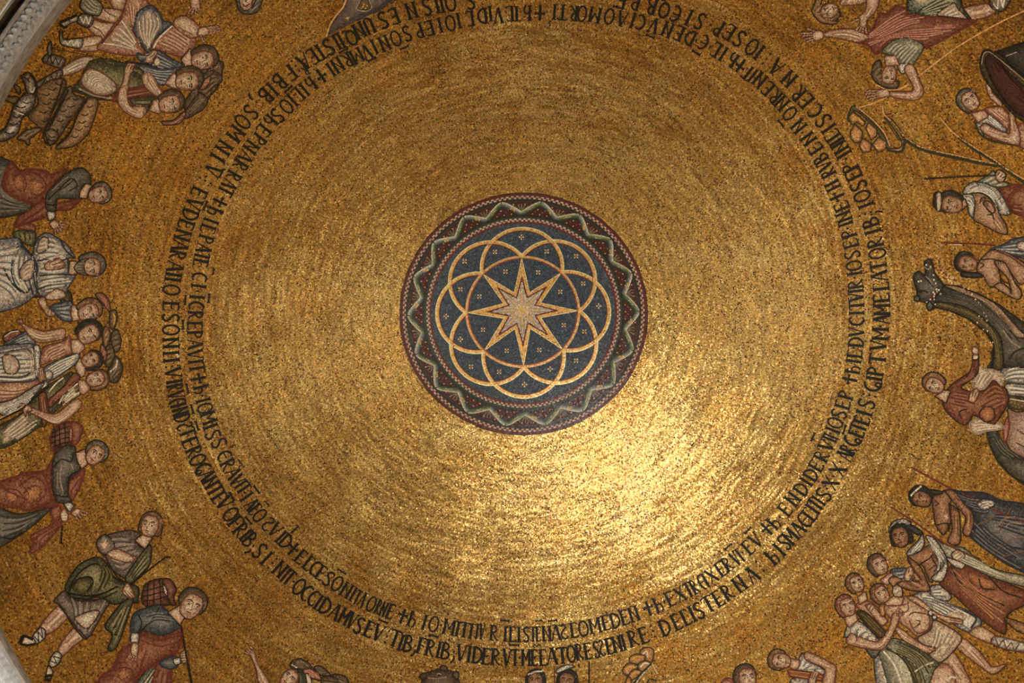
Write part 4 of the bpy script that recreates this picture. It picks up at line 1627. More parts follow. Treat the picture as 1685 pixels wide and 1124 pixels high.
def medallion():
    f = Figure('medallion', 'round dark blue medallion with interlaced gold circles around a white eight pointed star', 'medallion', None)
    FIGS.append(f)

    def part(n, label=None):
        p = Part(n, label); f.parts.append(p); return p
    b = part('outer_border', 'dark red border with stepped white edge')
    add_fill(b, ring_poly(204.5), 'MR', 'x')
    add_line(b, ring_poly(203.6), 1.8, (70, 34, 26), True)
    for k in range(150):                      # stepped white teeth
        a = k * 2.4
        add_line(b, MED([198.0, 198.0], [a, a + 1.25]), 2.6, (176, 150, 128))
        add_line(b, MED([195.2, 195.2], [a + 1.1, a + 2.35]), 2.6, (164, 146, 126))
        add_line(b, MED([198.2, 198.2], [a + 1.3, a + 2.3]), 2.4, (96, 40, 34))
        add_line(b, MED([194.2, 194.2], [a + .1, a + 1.1]), 1.6, (40, 44, 34))
    add_line(b, ring_poly(191.6), 2.6, (34, 38, 30), True)
    add_line(b, ring_poly(189.2), 1.8, (44, 50, 38), True)
    g = part('ribbon_ground', 'dark red ground of the ribbon border')
    add_fill(g, ring_poly(188), 'MW', 'x')
    for k in range(18):                       # little fans in the outer triangles, gold sprays in the inner ones
        a = -101 + 20 * k
        for j in (-3.2, -1.6, 0, 1.6, 3.2):
            add_line(g, MED([172.5, 185 - abs(j)], [a + 10, a + 10 + j * 1.15]), 1.7, (104 + 8 * (j == 0), 102, 76))
        for q in range(7):
            add_line(g, MED([168.2 + (q % 3) * 4.2] * 2, [a - 4.2 + 1.35 * q, a - 4.2 + 1.35 * q + .6]), 2.0, [(206, 150, 62), (150, 70, 52), (198, 172, 140)][q % 3])
        for q in range(4):
            add_line(g, MED([184.5, 184.5], [a + 5.5 + 3 * q, a + 6.1 + 3 * q]), 1.9, [(198, 160, 110), (140, 64, 50)][q % 2])
    for k in range(18):
        r = part('ribbon', None)
        a = -101 + 20 * k

        # folded ribbon between rho 167.5 and 187: a rounded zigzag
        def wav(t):
            u = math.asin(.93 * math.cos(2 * math.pi * t)) / math.asin(.93)
            return 177.2 + 9.4 * u, a + 20 * t
        t1 = np.linspace(0, .5, 13); t2 = np.linspace(.5, 1, 13)
        L1 = MED(*np.array([wav(t) for t in t1]).T); L2 = MED(*np.array([wav(t) for t in t2]).T)
        for L, c1, c2, c3 in ((L1, (92, 102, 100), (56, 64, 58), (150, 148, 130)), (L2, (74, 88, 54), (48, 60, 38), (128, 130, 92))):
            d = np.gradient(L, axis=0); d /= np.linalg.norm(d, axis=1, keepdims=True)
            nn = np.stack([-d[:, 1], d[:, 0]], 1)
            add_line(r, L, 2.6, c1)
            add_line(r, L + nn * 2.3, 2.2, c2)
            add_line(r, L - nn * 2.3, 2.2, c3)
            add_line(r, L - nn * 4.1, 1.5, (190, 180, 160))
            add_line(r, L + nn * 4.1, 1.6, (28, 30, 26))
            add_line(r, L - nn * 5.4, 1.2, (34, 30, 26))
        add_line(r, L1[5:9], 5.0, (196, 146, 62))
        add_line(r, L2[4:9], 2.4, (152, 148, 120))
    n = part('inner_border', 'stepped red and white inner border')
    add_fill(n, ring_poly(166), 'MK', 'x')
    add_line(n, ring_poly(164.2), 3.2, (32, 36, 30), True)
    add_line(n, ring_poly(161.6), 2.0, (52, 58, 44), True)
    for k in range(132):
        a = k * 360 / 132
        add_line(n, MED([158.6, 158.6], [a, a + 1.5]), 2.6, (180, 158, 138))
        add_line(n, MED([155.9, 155.9], [a + 1.3, a + 2.75]), 2.6, (172, 146, 126))
        add_line(n, MED([155.9, 155.9], [a + .1, a + 1.2]), 2.4, (104, 44, 38))
        add_line(n, MED([158.8, 158.8], [a + 1.6, a + 2.6]), 2.2, (62, 66, 54))
    add_line(n, ring_poly(153.2), 2.6, (94, 38, 34), True)
    fd = part('field', 'dark blue field')
    add_fill(fd, ring_poly(151.6), 'BF', 'x')
    # crossed gold circles
    d, R = 75.4, 67.0
    for k in range(8):
        p = part('gold_circle')
        ph = math.radians(-91 + 45 * k)
        tip1 = ph + math.radians(45)
        a0 = math.atan2(92 * math.sin(tip1) - d * math.sin(ph), 92 * math.cos(tip1) - d * math.cos(ph))
        half = (a0 - ph + math.pi) % (2 * math.pi) - math.pi
        aa = ph + np.linspace(-half, half, 60)
        X = d * math.cos(ph) + R * np.cos(aa); Y = d * math.sin(ph) + R * np.sin(aa)
        rho = np.hypot(X, Y); dg = np.degrees(np.arctan2(Y, X))
        add_line(p, MED(rho, dg), 2.6, (208, 168, 106))
        X2 = d * math.cos(ph) + (R - 2.4) * np.cos(aa); Y2 = d * math.sin(ph) + (R - 2.4) * np.sin(aa)
        add_line(p, MED(np.hypot(X2, Y2), np.degrees(np.arctan2(Y2, X2))), 2.4, (194, 148, 86))
        X3 = d * math.cos(ph) + (R + 1.9) * np.cos(aa); Y3 = d * math.sin(ph) + (R + 1.9) * np.sin(aa)
        add_line(p, MED(np.hypot(X3, Y3), np.degrees(np.arctan2(Y3, X3))), 1.4, (226, 200, 148))
        X4 = d * math.cos(ph) + (R - 4.4) * np.cos(aa); Y4 = d * math.sin(ph) + (R - 4.4) * np.sin(aa)
        add_line(p, MED(np.hypot(X4, Y4), np.degrees(np.arctan2(Y4, X4))), 1.4, (92, 46, 34))
        for q in range(3, 58, 5):
            add_line(p, MED(rho[q:q + 2], dg[q:q + 2]), 1.6, (96, 50, 30))
    p = part('inner_circle', 'thin red edged gold circle')
    add_line(p, ring_poly(92), 2.4, (200, 152, 96), True)
    add_line(p, ring_poly(89.8), 1.9, (128, 66, 44), True)
    add_line(p, ring_poly(94), 1.3, (200, 164, 116), True)
    s = part('gold_star', 'gold star outline')
    star = lambda r1, r2, o=-91: MED([r1 if i % 2 == 0 else r2 for i in range(16)], [o + 22.5 * i for i in range(16)])
    add_fill(s, star(92, 32.0), 'GS', 'x')
    add_line(s, star(90, 32.5), 1.5, (218, 186, 130), True)
    add_line(s, star(75, 29), 2.2, (200, 156, 94), True)
    rng2 = random.Random(4)
    for i in range(70):
        q = rng2.random(); i2 = rng2.randrange(16)
        A, B = star(82, 30)[i2], star(82, 30)[(i2 + 1) % 16]
        c = A * q + B * (1 - q)
        add_line(s, np.array([c - [.9, 0], c + [.9, 0]]), 1.8, (110, 60, 30))
    w = part('white_star', 'white star')
    add_fill(w, star(60, 23.5), 'MR', 'x')
    add_fill(w, star(52, 21.5), 'WS', 'x')
    add_line(w, star(57, 23.5), 1.9, (92, 40, 34), True)
    for k in range(8):
        a = -91 + 45 * k
        add_line(w, MED([6, 30], [a, a]), 2.0, (196, 150, 84))
        add_line(w, MED([9, 20], [a + 22.5, a + 22.5]), 1.8, (190, 150, 96))
        for q in (-1, 1):
            add_line(w, MED([12, 40], [a + 14 * q, a + 3 * q]), 1.5, (146, 132, 92))
    add_line(w, ring_poly(3.0, 12), 3.0, (206, 160, 40), True)
    for k in range(8):
        add_line(w, MED([7, 7], [45 * k - 9, 45 * k + 9]), 2.4, (216, 130, 60))
        add_line(w, MED([10.5, 10.5], [45 * k + 14, 45 * k + 28]), 2.2, (208, 190, 160))
    spots = [(490, 375), (627, 378), (720, 460), (735, 600), (632, 705), (495, 708), (395, 620), (380, 480),
             (445, 292), (663, 290), (817, 425), (822, 627), (678, 785), (463, 797), (300, 660), (300, 450),
             (557, 230), (787, 310), (882, 520), (787, 750), (570, 850), (345, 775), (240, 563), (318, 332)]
    for i, (x, y) in enumerate(spots):
        c = np.array([640 + x / 2.5545, 300 + y / 2.5545])
        e = part('little_cross')
        o = math.radians(45 if i < 12 or i % 2 else 0)
        for k in range(4):
            v = np.array([math.cos(o + k * math.pi / 2), math.sin(o + k * math.pi / 2)]) * 3.1
            add_line(e, np.array([c + v - [1.1, 0], c + v + [1.1, 0]]), 2.3, (218, 184, 126))
            add_line(e, np.array([c + v * .45 - [.6, 0], c + v * .45 + [.6, 0]]), 1.3, (140, 84, 44))
        add_line(e, np.array([c - [.7, 0], c + [.7, 0]]), 1.4, (200, 140, 70))


PAL.update({
    'MR': ((84, 38, 32), (86, 40, 34), (92, 46, 38)), 'MW': ((62, 26, 26), (68, 30, 28), (74, 34, 30)),
    'MK': ((58, 34, 28), (64, 44, 34), (70, 50, 40)), 'BF': ((58, 68, 76), (48, 60, 74), (50, 62, 76)),
    'GS': ((196, 148, 82), (206, 162, 98), (210, 168, 106)), 'WS': ((176, 160, 150), (192, 176, 160), (200, 184, 160)),
})

# ------------------------------------------------------------------ inscriptions
T_, t_ = .165, .075


def stem(x, y0=0., y1=1., th=T_):
    return [(th, [(x, y0), (x, y1)]), (.06, [(x - .13, y0 + .03), (x + .13, y0 + .03)]), (.06, [(x - .13, y1 - .03), (x + .13, y1 - .03)])]


def arc(cx, cy, rx, ry, a0, a1, n=9):
    a = np.radians(np.linspace(a0, a1, n))
    return [(cx + rx * math.cos(v), cy + ry * math.sin(v)) for v in a]


GLYPH = {
    'A': (.62, [(t_, [(.06, 0), (.31, 1)]), (T_, [(.34, 1), (.56, 0)]), (.06, [(.16, .40), (.46, .40)]), (.06, [(.18, 1), (.44, 1)])]),
    'B': (.55, stem(.12) + [(.12, arc(.14, .75, .27, .24, 90, -90)), (.12, arc(.14, .26, .36, .26, 90, -90))]),
    'C': (.52, [(.14, arc(.42, .5, .36, .5, 100, 260)), (.09, [(.38, .98), (.5, .86)]), (.09, [(.38, .02), (.5, .14)])]),
    'L': (.46, stem(.12) + [(.09, [(.12, .04), (.44, .04), (.44, .16)]), (.07, [(.12, .97), (.4, .97), (.42, .86)])]),
    'D': (.60, stem(.12) + [(.13, arc(.14, .5, .42, .48, 90, -90))]),
    'E': (.50, stem(.12) + [(.09, [(.12, .96), (.44, .96), (.46, .86)]), (.08, [(.12, .52), (.38, .52), (.38, .60)]), (.09, [(.12, .04), (.46, .04), (.47, .16)])]),
    'F': (.48, stem(.12) + [(.09, [(.12, .96), (.46, .96), (.47, .86)]), (.08, [(.12, .52), (.38, .52), (.38, .44)])]),
    'G': (.56, [(.14, arc(.44, .5, .38, .5, 85, 290)), (.10, arc(.42, .2, .12, .16, -60, 240))]),
    'H': (.55, stem(.12) + stem(.43) + [(.07, [(.12, .5), (.43, .5)])]),
    'h': (.54, stem(.14, 0, 1) + [(.11, [(.16, .44), (.28, .56), (.42, .48), (.47, .28), (.42, .06), (.34, -.02)]), (.08, [(.02, .80), (.30, .84)])]),
    'I': (.22, stem(.11)),
    'M': (.74, stem(.12) + stem(.62) + [(t_, [(.14, .95), (.36, .35)]), (t_ + .03, [(.36, .35), (.60, .95)])]),
    'N': (.58, stem(.10) + stem(.48) + [(.08, [(.10, .95), (.48, .06)])]),
    'O': (.56, [(.12, arc(.28, .5, .25, .5, 60, 240)), (.12, arc(.28, .5, .25, .5, 240, 420)), ]),
    'P': (.48, stem(.12) + [(.11, arc(.14, .74, .28, .24, 90, -90))]),
    'Q': (.60, [(.13, arc(.28, .55, .25, .45, 0, 360, 15)), (.09, [(.26, .2), (.45, -.02), (.62, .06)])]),
    'R': (.58, stem(.12) + [(.11, arc(.14, .75, .27, .23, 90, -90)), (.10, [(.2, .5), (.40, .12), (.54, .04)])]),
    'S': (.48, [(.13, [(.42, .86), (.34, .97), (.18, .97), (.07, .82), (.12, .62), (.32, .42), (.40, .22), (.30, .04), (.14, .03), (.04, .16)])]),
    '2': (.46, [(.11, [(.05, .84), (.16, .98), (.34, .9), (.34, .72), (.14, .55), (.06, .3), (.16, .06), (.36, .04), (.44, .18)])]),
    'T': (.54, stem(.27) + [(.09, [(.0, .86), (.02, .96), (.52, .96), (.54, .86)])]),
    'U': (.54, stem(.12, .1, 1) + [(.10, arc(.30, .3, .2, .3, 180, 330)), (T_, [(.46, .1), (.46, 1)])]),
    'V': (.58, [(T_, [(.08, 1), (.28, 0)]), (t_, [(.30, 0), (.52, 1)]), (.06, [(-.02, .98), (.2, .98)]), (.06, [(.42, .98), (.6, .98)])]),
    'X': (.62, [(T_, [(.08, 1), (.54, 0)]), (.08, [(.54, 1), (.08, 0)])]),
    'a': (.52, [(.13, arc(.24, .5, .2, .5, 90, 270)), (T_, [(.42, 0), (.42, 1)]), (.07, [(.2, .98), (.42, .98)]), (.07, [(.08, .5), (.42, .5)])]),
    'e': (.50, [(.13, arc(.42, .5, .36, .5, 100, 260)), (.08, [(.1, .52), (.44, .54)]), (.09, [(.38, .98), (.48, .86)]), (.09, [(.38, .02), (.48, .14)])]),
    '+': (.56, [(.17, [(.28, 0), (.28, 1)]), (.12, [(.02, .58), (.54, .58)]), (.10, [(.03, .48), (.03, .68)]), (.10, [(.53, .48), (.53, .68)])]),
    ';': (.24, [(.13, [(.08, .62), (.18, .62)]), (.11, [(.14, .38), (.2, .22), (.06, -.06)])]),
    ':': (.16, [(.13, [(.03, .86), (.13, .86)]), (.13, [(.03, .5), (.13, .5)]), (.13, [(.03, .14), (.13, .14)])]),
    '.': (.16, [(.14, [(.02, .5), (.14, .5)])]),
    's': (.34, [(.10, [(.3, .7), (.18, .76), (.08, .64), (.24, .44), (.28, .32), (.14, .22), (.04, .3)])]),
    '-': (.74, [(.13, [(0, .5), (.72, .5)]), (.09, [(.02, .38), (.02, .62)]), (.09, [(.70, .38), (.70, .62)])]),
    '~': (.60, [(.10, [(0, .42), (.12, .58), (.28, .44), (.42, .60), (.58, .46)])]),
}
INNER = '''+ 888.7 20 h 868 21 I 850 22 L 839.5 22 V 820 25 I 806.8 22 D 794 26 L 774 30 I 754.8 33.5 O 741 37.7 I 724 41 E 707 45.6 P 690 50
S 669.5 54.8 O 651 62.7 N 632.5 71 I 616 77 V 603 85.5 M 587 91.5 R 571 98.3 N 555.6 106.8 I 544 114 + 528 124 h 512 138 I 500.6 146.8 L 490.8 154.7 I 481 164.6
O 471 175 S 456 190 h 445.4 199 E 434 214 P 426 228.6 N 413 241.5 A 403.5 257 R 395 272.5 R 384 290 A 377.4 303 T 371.5 314 + 361.4 332 h 354 348.5 I 347.5 363.5 L 342 376
P 338.5 393.5 A 334.7 408.5 T 332 421.5 E 330 432 C 328 455.5 I 326.7 470.6 . 325.5 479 I 324 488.8 C 322.6 503 R 321 519 E 320.3 535.5 P 320.3 550.5 A 320.3 566 V 321 583 I 322 595 T 324 606
+ 325.6 623 h 331 640.5 . 332.5 651 I 334 659 O 337 672 M 343.5 687.5 I 346 702 S 350 716 S 360 729.5 e 368.8 749.5 R 375 765 A 383 778.5 V 390 790.5 I 396 797 T 401 804 . 402.5 811 I 405.5 817.6
A 413 830 E 419.5 838 O 427 848.5 2 441 862.6 V 453 872 I 462 883.5 D 470 891 + 482 903.8 E 495 916.5 L 507.6 927 C 518 935 E 528 943 S 540.5 953 O 554.6 961 N 570 971.5 I 581 978 T 588 983
A 596 987.5 O 611 994.5 R 623 999 N 631 1003 E 642.5 1006.5 + 662.5 1014.5 h 678.5 1019 I 698.5 1024.5 O 713.7 1027.5 . 725.7 1029 M 739 1032.5 I 753 1035.5 T 764 1037 I 775 1038.7 T 785 1039.5 V 793 1040
R 813.5 1042 I 831.4 1043.5 L 843 1044 I 853.8 1044.5 S 866 1044.5 T 877 1044 E 885.5 1043.5 N 899.5 1043 A 914.6 1041.5 2 928 1040 L 944 1037.5 O 960 1034.9 M 979 1030 E 996.8 1025 D 1012 1021.5 E 1027 1016.5
N 1043 1011 + 1067 1002 h 1083 995.6 . 1093.5 991 E 1102.5 986 X 1119 978 T 1133 971 R 1143 966 a 1157 957.5 X 1171 947.5 E 1186 937 R 1197.5 928.5 V 1210 919.5 T 1217.5 914 . 1222 909.5 E 1231 901.5
V 1243.5 889 + 1262 871 h 1273 860 . 1283 851 E 1292 839 N 1304.5 821.5 D 1318.7 805.5 I 1326.7 793 D 1334.7 781.5 E 1343 767 R 1352.5 750.5 V 1360 733 I 1365 722.7 T 1367 718 . 1366.5 713 I 1370.5 708 O 1374.5 696
S 1381 681 E 1387 666 P 1392 650.5 + 1398.5 624.5 h 1403 608.5 I 1405 594.5 L 1406.5 583 . 1405 572.5 D 1408.9 563.5 V 1409.7 546.5 C 1410 529 I 1410 515 T 1410 502.5 V 1409 489 I 1408.6 479 R 1408 467.5 . 1406.5 457 I 1406.5 450 O 1405.6 437
S 1403 419 E 1400.5 401.5 P 1397 385 . 1395 376 I 1392 368.5 N 1389 356.5 E 1385.4 340 + 1378 323.7 H 1370.5 305.5 R 1363 284 V 1357 273 B 1350.7 261 E 1342.5 244.5 N 1330.5 228.5 . 1321 218 N 1314.5 207.5 O 1300 186.5 N 1287 169.5
R 1276 158 E 1264 145.5 N 1250.5 131.5 I 1239 124 T 1231.5 120 + 1219 107.5 h 1205.7 98.5 I 1190.5 88.8 L 1179 81.6 . 1169.5 76.5 e 1158.5 69.6 . 1146 65.5 D 1136 62 E 1118 54.5 N 1098.5 48.5 V 1076 42 C 1055 36.5 I 1041.5 33.5 A 1024.5 30
O 1002.7 26.5 M 979 24.2 O 958 22 R 944 21 T 926 20 I 912.5 19'''
OUTER = '''S 774 1 O 741 4 I 727 7 I 719 8 S 702 11 N 677 17 E 649 26 S 630 33 U 608 42 N 591 50 Q 577 60.5 I 561 66 I 554 69 S 540.5 77 T 527 85 E 515 92 A 500 100 : 486 108 F 478 119 B 460 134 I 448.5 146.5 B 437 157 ; 419 165
S 412.5 184 O 399 200 M 387.5 220 N 368.5 242.5 I 358 259.5 V 350 280.5 : 337.4 297 E 327.6 316.5 V 319 335 D 312.5 353 E 306 369 N 300.5 387 A 295.6 404 R 291.8 420 A 287.5 438.5 I 285.5 452 I 284 460 O 281.8 477 E 281 503 S 280.5 523 O 281 543
N 281 564.5 I 281 581 I 281.8 593 : 282.5 603 V 284.5 613.5 I 286.5 628 R 287.6 638 V 289.5 650 a 292 663 N 296.5 677 D 299.5 688 2 303.8 701.5 T 308 712 E 312.5 728 R 319 743.6 O 325 757 G 333 770.5 A 339.5 782 N 346.5 794 T 354 806.5 E 360 818.5 V 368.5 828.5
O 379.4 846.5 F 387.5 860 R 396 872.5 I 404 880 B 410.7 888 ; 414 901 S 427 907 I 438 919 : 448 927 N 461 937 I 470 946.5 T 476 951 . 482.5 957.6 O 492 966 C 504 976 C 515 984.5 I 523.5 991.5 D 535 998 A 551 1007.5 M 567 1015 V 579 1022
S 591 1030 E 607 1036 V 622.5 1041.5 : 636.5 1048 T 650 1051 I 659.5 1058 B 671 1059.5 ; 682 1066 F 693 1063 R 708.5 1067 I 721.7 1069.5 B 733 1071.5 ; 746 1076.5 V 759 1075 I 772 1076.6 D 785 1078.5 E 799.4 1080.5 R 816 1081.5 V 834 1082 T 847.5 1082.5 . 855 1082.5
M 865.5 1082.5 E 879 1082.5 L 893 1082.5 A 908 1081 T 925.4 1079 O 940 1076.5 R 953.5 1073.5 E 967 1072 S 981.5 1069.5 2 990.4 1067 E 1002.5 1064 N 1015.5 1060.5 I 1026 1057.5 R 1042 1051 E 1058.5 1046 : 1074.5 1039 D 1094 1033 E 1113 1024 L 1128 1016.5 I 1139 1010.5
S 1150.5 1005 T 1165.8 994.5 E 1181.5 985.5 R 1197 975 N 1217 961.5 A 1237.5 947 : 1250.7 932 h 1271 917 I 1282.5 905 S 1291 893.5 M 1301 883 A 1313.5 871 e 1323.6 857.5 L 1332 847 I 1337.5 838 T 1342 830 I 1347.5 824 S 1356 814 . 1361 804 X 1367 795 . 1372 784 X 1379.5 773
. 1383 760 A 1390.5 750 R 1396 739 G 1402.5 726 E 1409.5 713 T 1413 703 E 1418.5 692 I 1422.5 680 S 1426.5 664.5 : 1431 650.5 G 1436 636 I 1439 623 P 1441 611.5 T 1444.5 591 V 1445.5 568.5 M 1449 549.5 . 1449 537 A 1451 526
M 1451.5 509.5 E 1450.8 491 L 1450 472 A 1448 454.5 T 1446 437.5 O 1444 417 R 1440.5 399 I 1436.8 381 B 1433 366.5 : 1424 352 ; 1438 352 I 1425.5 337.5 O 1419 322.5 S 1413 305 E 1405.5 288.5 P 1399.5 275.5 . 1392.6 261.5 I 1389.5 254 N 1382.5 242 I 1377 232.5 L 1370 223.5 I 1364 211
S 1355 198 C 1342 182.5 E 1327 166 R 1314 153 N 1299 129 A 1279 110 : 1261.7 96 I 1249.7 86 O 1237.7 77 S 1217 63 E 1201 53 P 1183 46 . 1169.7 40.5 S 1152 34.5 I 1134 28.5 e 1113 22.5 Q 1093 15 B 1073 9.5 P 1047 3 E 1024 0 '''
INNER_MARKS = '''- 612 97.5 - 665 78 - 343 491 ~ 350.6 447 - 422 806 ~ 394.6 761.4 ~ 439 829 s 383 734 - 562.4 940.8 s 378 815 T 485 871.5 - 830.7 1021.8 - 909.7 1021.8 ~ 886.9 1022 - 1231 873 - 1198.4 900 - 1338 719 - 1285 202.7 - 1145.6 86.4 - 1070 59.4 s 904.8 38.6'''
OUTER_MARKS = '''- 564.6 82.7 - 474 146.8 R 502 116 - 364 285 - 337.4 338.6 - 304.5 494 - 300.7 534.5 - 308 639.5 - 316 673.8 - 324 701 - 381 817.6 - 408.7 856.8 - 630.5 1023 - 713.7 1047 - 846.4 1062 ~ 883.6 1063 - 1390 706.7 - 1017 11.6'''
TEXT_C = np.array([864.5, 532.0])


def inscription(text, marks, size, name, label):
    f = Figure(name, label, 'inscription', None)
    FIGS.append(f)
    w = text.split()
    L = [(w[i], np.array([float(w[i + 1]), float(w[i + 2])])) for i in range(0, len(w), 3)]
    n = len(L)
    items = []
    for i, (ch, c) in enumerate(L):
        gw = GLYPH[ch][0] * size * 1.12
        for j in (i - 1, i + 1):
            if 0 <= j < n:
                d = np.linalg.norm(L[j][1] - c)
                g2 = GLYPH[L[j][0]][0] * size * 1.12
                gw = min(gw, max(2.3 * d * gw / (gw + g2) - 1.0, .16 * size))
        items.append((ch, c, gw, size, 'letter' if ch not in ':;.+' else {'+': 'cross', ':': 'dots', ';': 'dots', '.': 'dot'}[ch]))
    w = marks.split()
    for i in range(0, len(w), 3):
        ch = w[i]
        s = size * (.62 if ch in 'sRT' else .8)
        items.append((ch, np.array([float(w[i + 1]), float(w[i + 2])]), GLYPH[ch][0] * s, s, 'contraction_mark' if ch in '-~' else 'letter'))
    for ch, c, gw, sz, pn in items:
        # courses follow the dome's ellipse: use the ellipse normal
        e = (c - TEXT_C) / np.array([545.0, 512.0]) ** 2
        up = -e / np.linalg.norm(e)
        rt = np.array([-up[1], up[0]])
        p = Part(pn); f.parts.append(p)
        w0, st = GLYPH[ch]
        k = gw / w0
        for th, pts in st:
            pp = np.array([c + rt * (x - w0 / 2) * k + up * (y - .5) * sz for x, y in pts])
            wd = th * sz * min(1.0, .50 + .58 * k / sz)
            if len(pts) > 2 and wd > 2:
                pp = smooth(pp, False, 3)
            if wd > 3.2:
                d = np.gradient(pp, axis=0); d /= np.maximum(np.linalg.norm(d, axis=1, keepdims=True), 1e-6)
                nn = np.stack([-d[:, 1], d[:, 0]], 1)
                add_line(p, pp + nn * wd * .25, wd * .5, 'k')
                add_line(p, pp - nn * wd * .25, wd * .5, 'k')
            else:
                add_line(p, pp, max(wd, 1.5), 'k')

# ------------------------------------------------------------------ the dome
def tag(o, label=None, cat=None, group=None, kind=None):
    if label: o['label'] = label
    if cat: o['category'] = cat
    if group: o['group'] = group
    if kind: o['kind'] = kind


def shell():
    nt_, np_ = 60, 160
    V, F = [], []
    TH = np.linspace(0.0, 1.50, nt_)
    for th in TH:
        for j in range(np_):
            V.append(dome_pt(np.array(th), np.array(2 * math.pi * j / np_)))
    V = np.array(V)
    N = dome_normal(V)
    outer = V - N * .25
    n = len(V)
    for i in range(nt_ - 1):
        for j in range(np_):
            a, b = i * np_ + j, i * np_ + (j + 1) % np_
            c, d = (i + 1) * np_ + (j + 1) % np_, (i + 1) * np_ + j
            F.append((a, b, c, d)); F.append((n + d, n + c, n + b, n + a))
    i = nt_ - 1
    for j in range(np_):
        a, b = i * np_ + j, i * np_ + (j + 1) % np_
        F.append((a, b, n + b, n + a))
    me = bpy.data.meshes.new('ceiling')
    me.from_pydata(np.concatenate([V, outer]).tolist(), [], F)
    me.materials.append(M_BED)
    o = link('ceiling', me)
    tag(o, 'shallow gold mosaic dome seen from below', None, None, 'structure')
    return o


# ------------------------------------------------------------------ the bay under the dome: floor, piers and the walls over open arches
def box_mesh(name, lo, hi, mat):
    x0, y0, z0 = lo; x1, y1, z1 = hi
    V = [(x0, y0, z0), (x1, y0, z0), (x1, y1, z0), (x0, y1, z0), (x0, y0, z1), (x1, y0, z1), (x1, y1, z1), (x0, y1, z1)]
    F = [(0, 3, 2, 1), (4, 5, 6, 7), (0, 1, 5, 4), (1, 2, 6, 5), (2, 3, 7, 6), (3, 0, 4, 7)]
    me = bpy.data.meshes.new(name)
    me.from_pydata(V, [], F)
    me.materials.append(mat)
    return me


M_FLOOR = plain_material('worn_marble_floor', (150, 134, 112), (196, 182, 160), 3, .6, .1)
M_WALL = plain_material('dim_wall_mosaic', (40, 27, 13), (66, 46, 22), 40, .7, .3)


def arch_wall(name, axis, side):
    """wall pierced by one round-headed arch, standing below the dome's rim"""
    H, W, T, R, SPR, TOP = 3.55, 3.55, .45, 2.85, 2.3, 5.15
    pts = [(-W, 0), (-R, 0), (-R, SPR)] + [(R * math.cos(a), SPR + 2.35 * math.sin(a)) for a in np.linspace(math.pi, 0, 25)[1:-1]] + [(R, SPR), (R, 0), (W, 0), (W, TOP), (-W, TOP)]
    V, F = [], []
    n = len(pts)
    for d in (H, H + T):
        for u, z in pts:
            V.append((u, side * d, z) if axis == 'y' else (side * d, u, z))
    # faces: strips between the arch line and the top edge
    inner = list(range(1, n - 3))
    us = [pts[i][0] for i in inner]
    top = []
    for lay, d in ((0, H), (1, H + T)):
        row = []
        for i in inner:
            row.append(len(V)); u = pts[i][0]
            V.append((u, side * d, TOP) if axis == 'y' else (side * d, u, TOP))
        top.append(row)
    for lay in (0, 1):
        o = lay * n
        for k in range(len(inner) - 1):
            F.append((o + inner[k], o + inner[k + 1], top[lay][k + 1], top[lay][k]))
        F.append((o + 0, o + 1, top[lay][0], o + n - 1))
        F.append((o + inner[-1], o + n - 3, o + n - 2, top[lay][-1]))
    for k in range(n):
        a, b = k, (k + 1) % n
        F.append((a, b, n + b, n + a))
    me = bpy.data.meshes.new(name)
    me.from_pydata(V, [], F)
    me.materials.append(M_WALL)
    o = link(name, me)
    tag(o, 'dim wall over an open arch below the dome', None, None, 'structure')


def bay():
    o = link('floor', box_mesh('floor', (-9, -9, -.2), (9, 9, 0), M_FLOOR))
    tag(o, 'worn pale marble floor under the dome', None, None, 'structure')
    for nm, ax, s in (('wall_front', 'y', 1), ('wall_back', 'y', -1), ('wall_left', 'x', -1), ('wall_right', 'x', 1)):
        arch_wall(nm, ax, s)


bay()

CEILING = shell()
medallion()
inscription(INNER, INNER_MARKS, 25.5, 'inscription', 'inner ring of black Latin letters, the one closer to the medallion')
inscription(OUTER, OUTER_MARKS, 27.5, 'inscription', 'outer ring of black Latin letters, the one nearer the figures')
LAST_PLAIN = layer_no[0]
read(CARTOON)


def value_noise(X, scale, seed):
    r = np.random.default_rng(seed)
    g = r.normal(0, 1, (260, 260))
    u = X / scale + 60
    i = np.floor(u).astype(int); f = u - i
    f = f * f * (3 - 2 * f)
    i = np.clip(i, 0, 258)
    a = g[i[:, 0], i[:, 1]]; b = g[i[:, 0] + 1, i[:, 1]]; c = g[i[:, 0], i[:, 1] + 1]; d = g[i[:, 0] + 1, i[:, 1] + 1]
    return (a * (1 - f[:, 0]) + b * f[:, 0]) * (1 - f[:, 1]) + (c * (1 - f[:, 0]) + d * f[:, 0]) * f[:, 1]


def lin(c):
    c = np.clip(np.asarray(c, float), 0, 255) / 255
    return np.where(c <= 0.04045, c / 12.92, ((c + 0.055) / 1.055) ** 2.4)


GILT = {(204, 150, 74), (188, 130, 62), (222, 186, 120), (200, 140, 76), (196, 150, 94), (214, 172, 104), (198, 142, 68)}


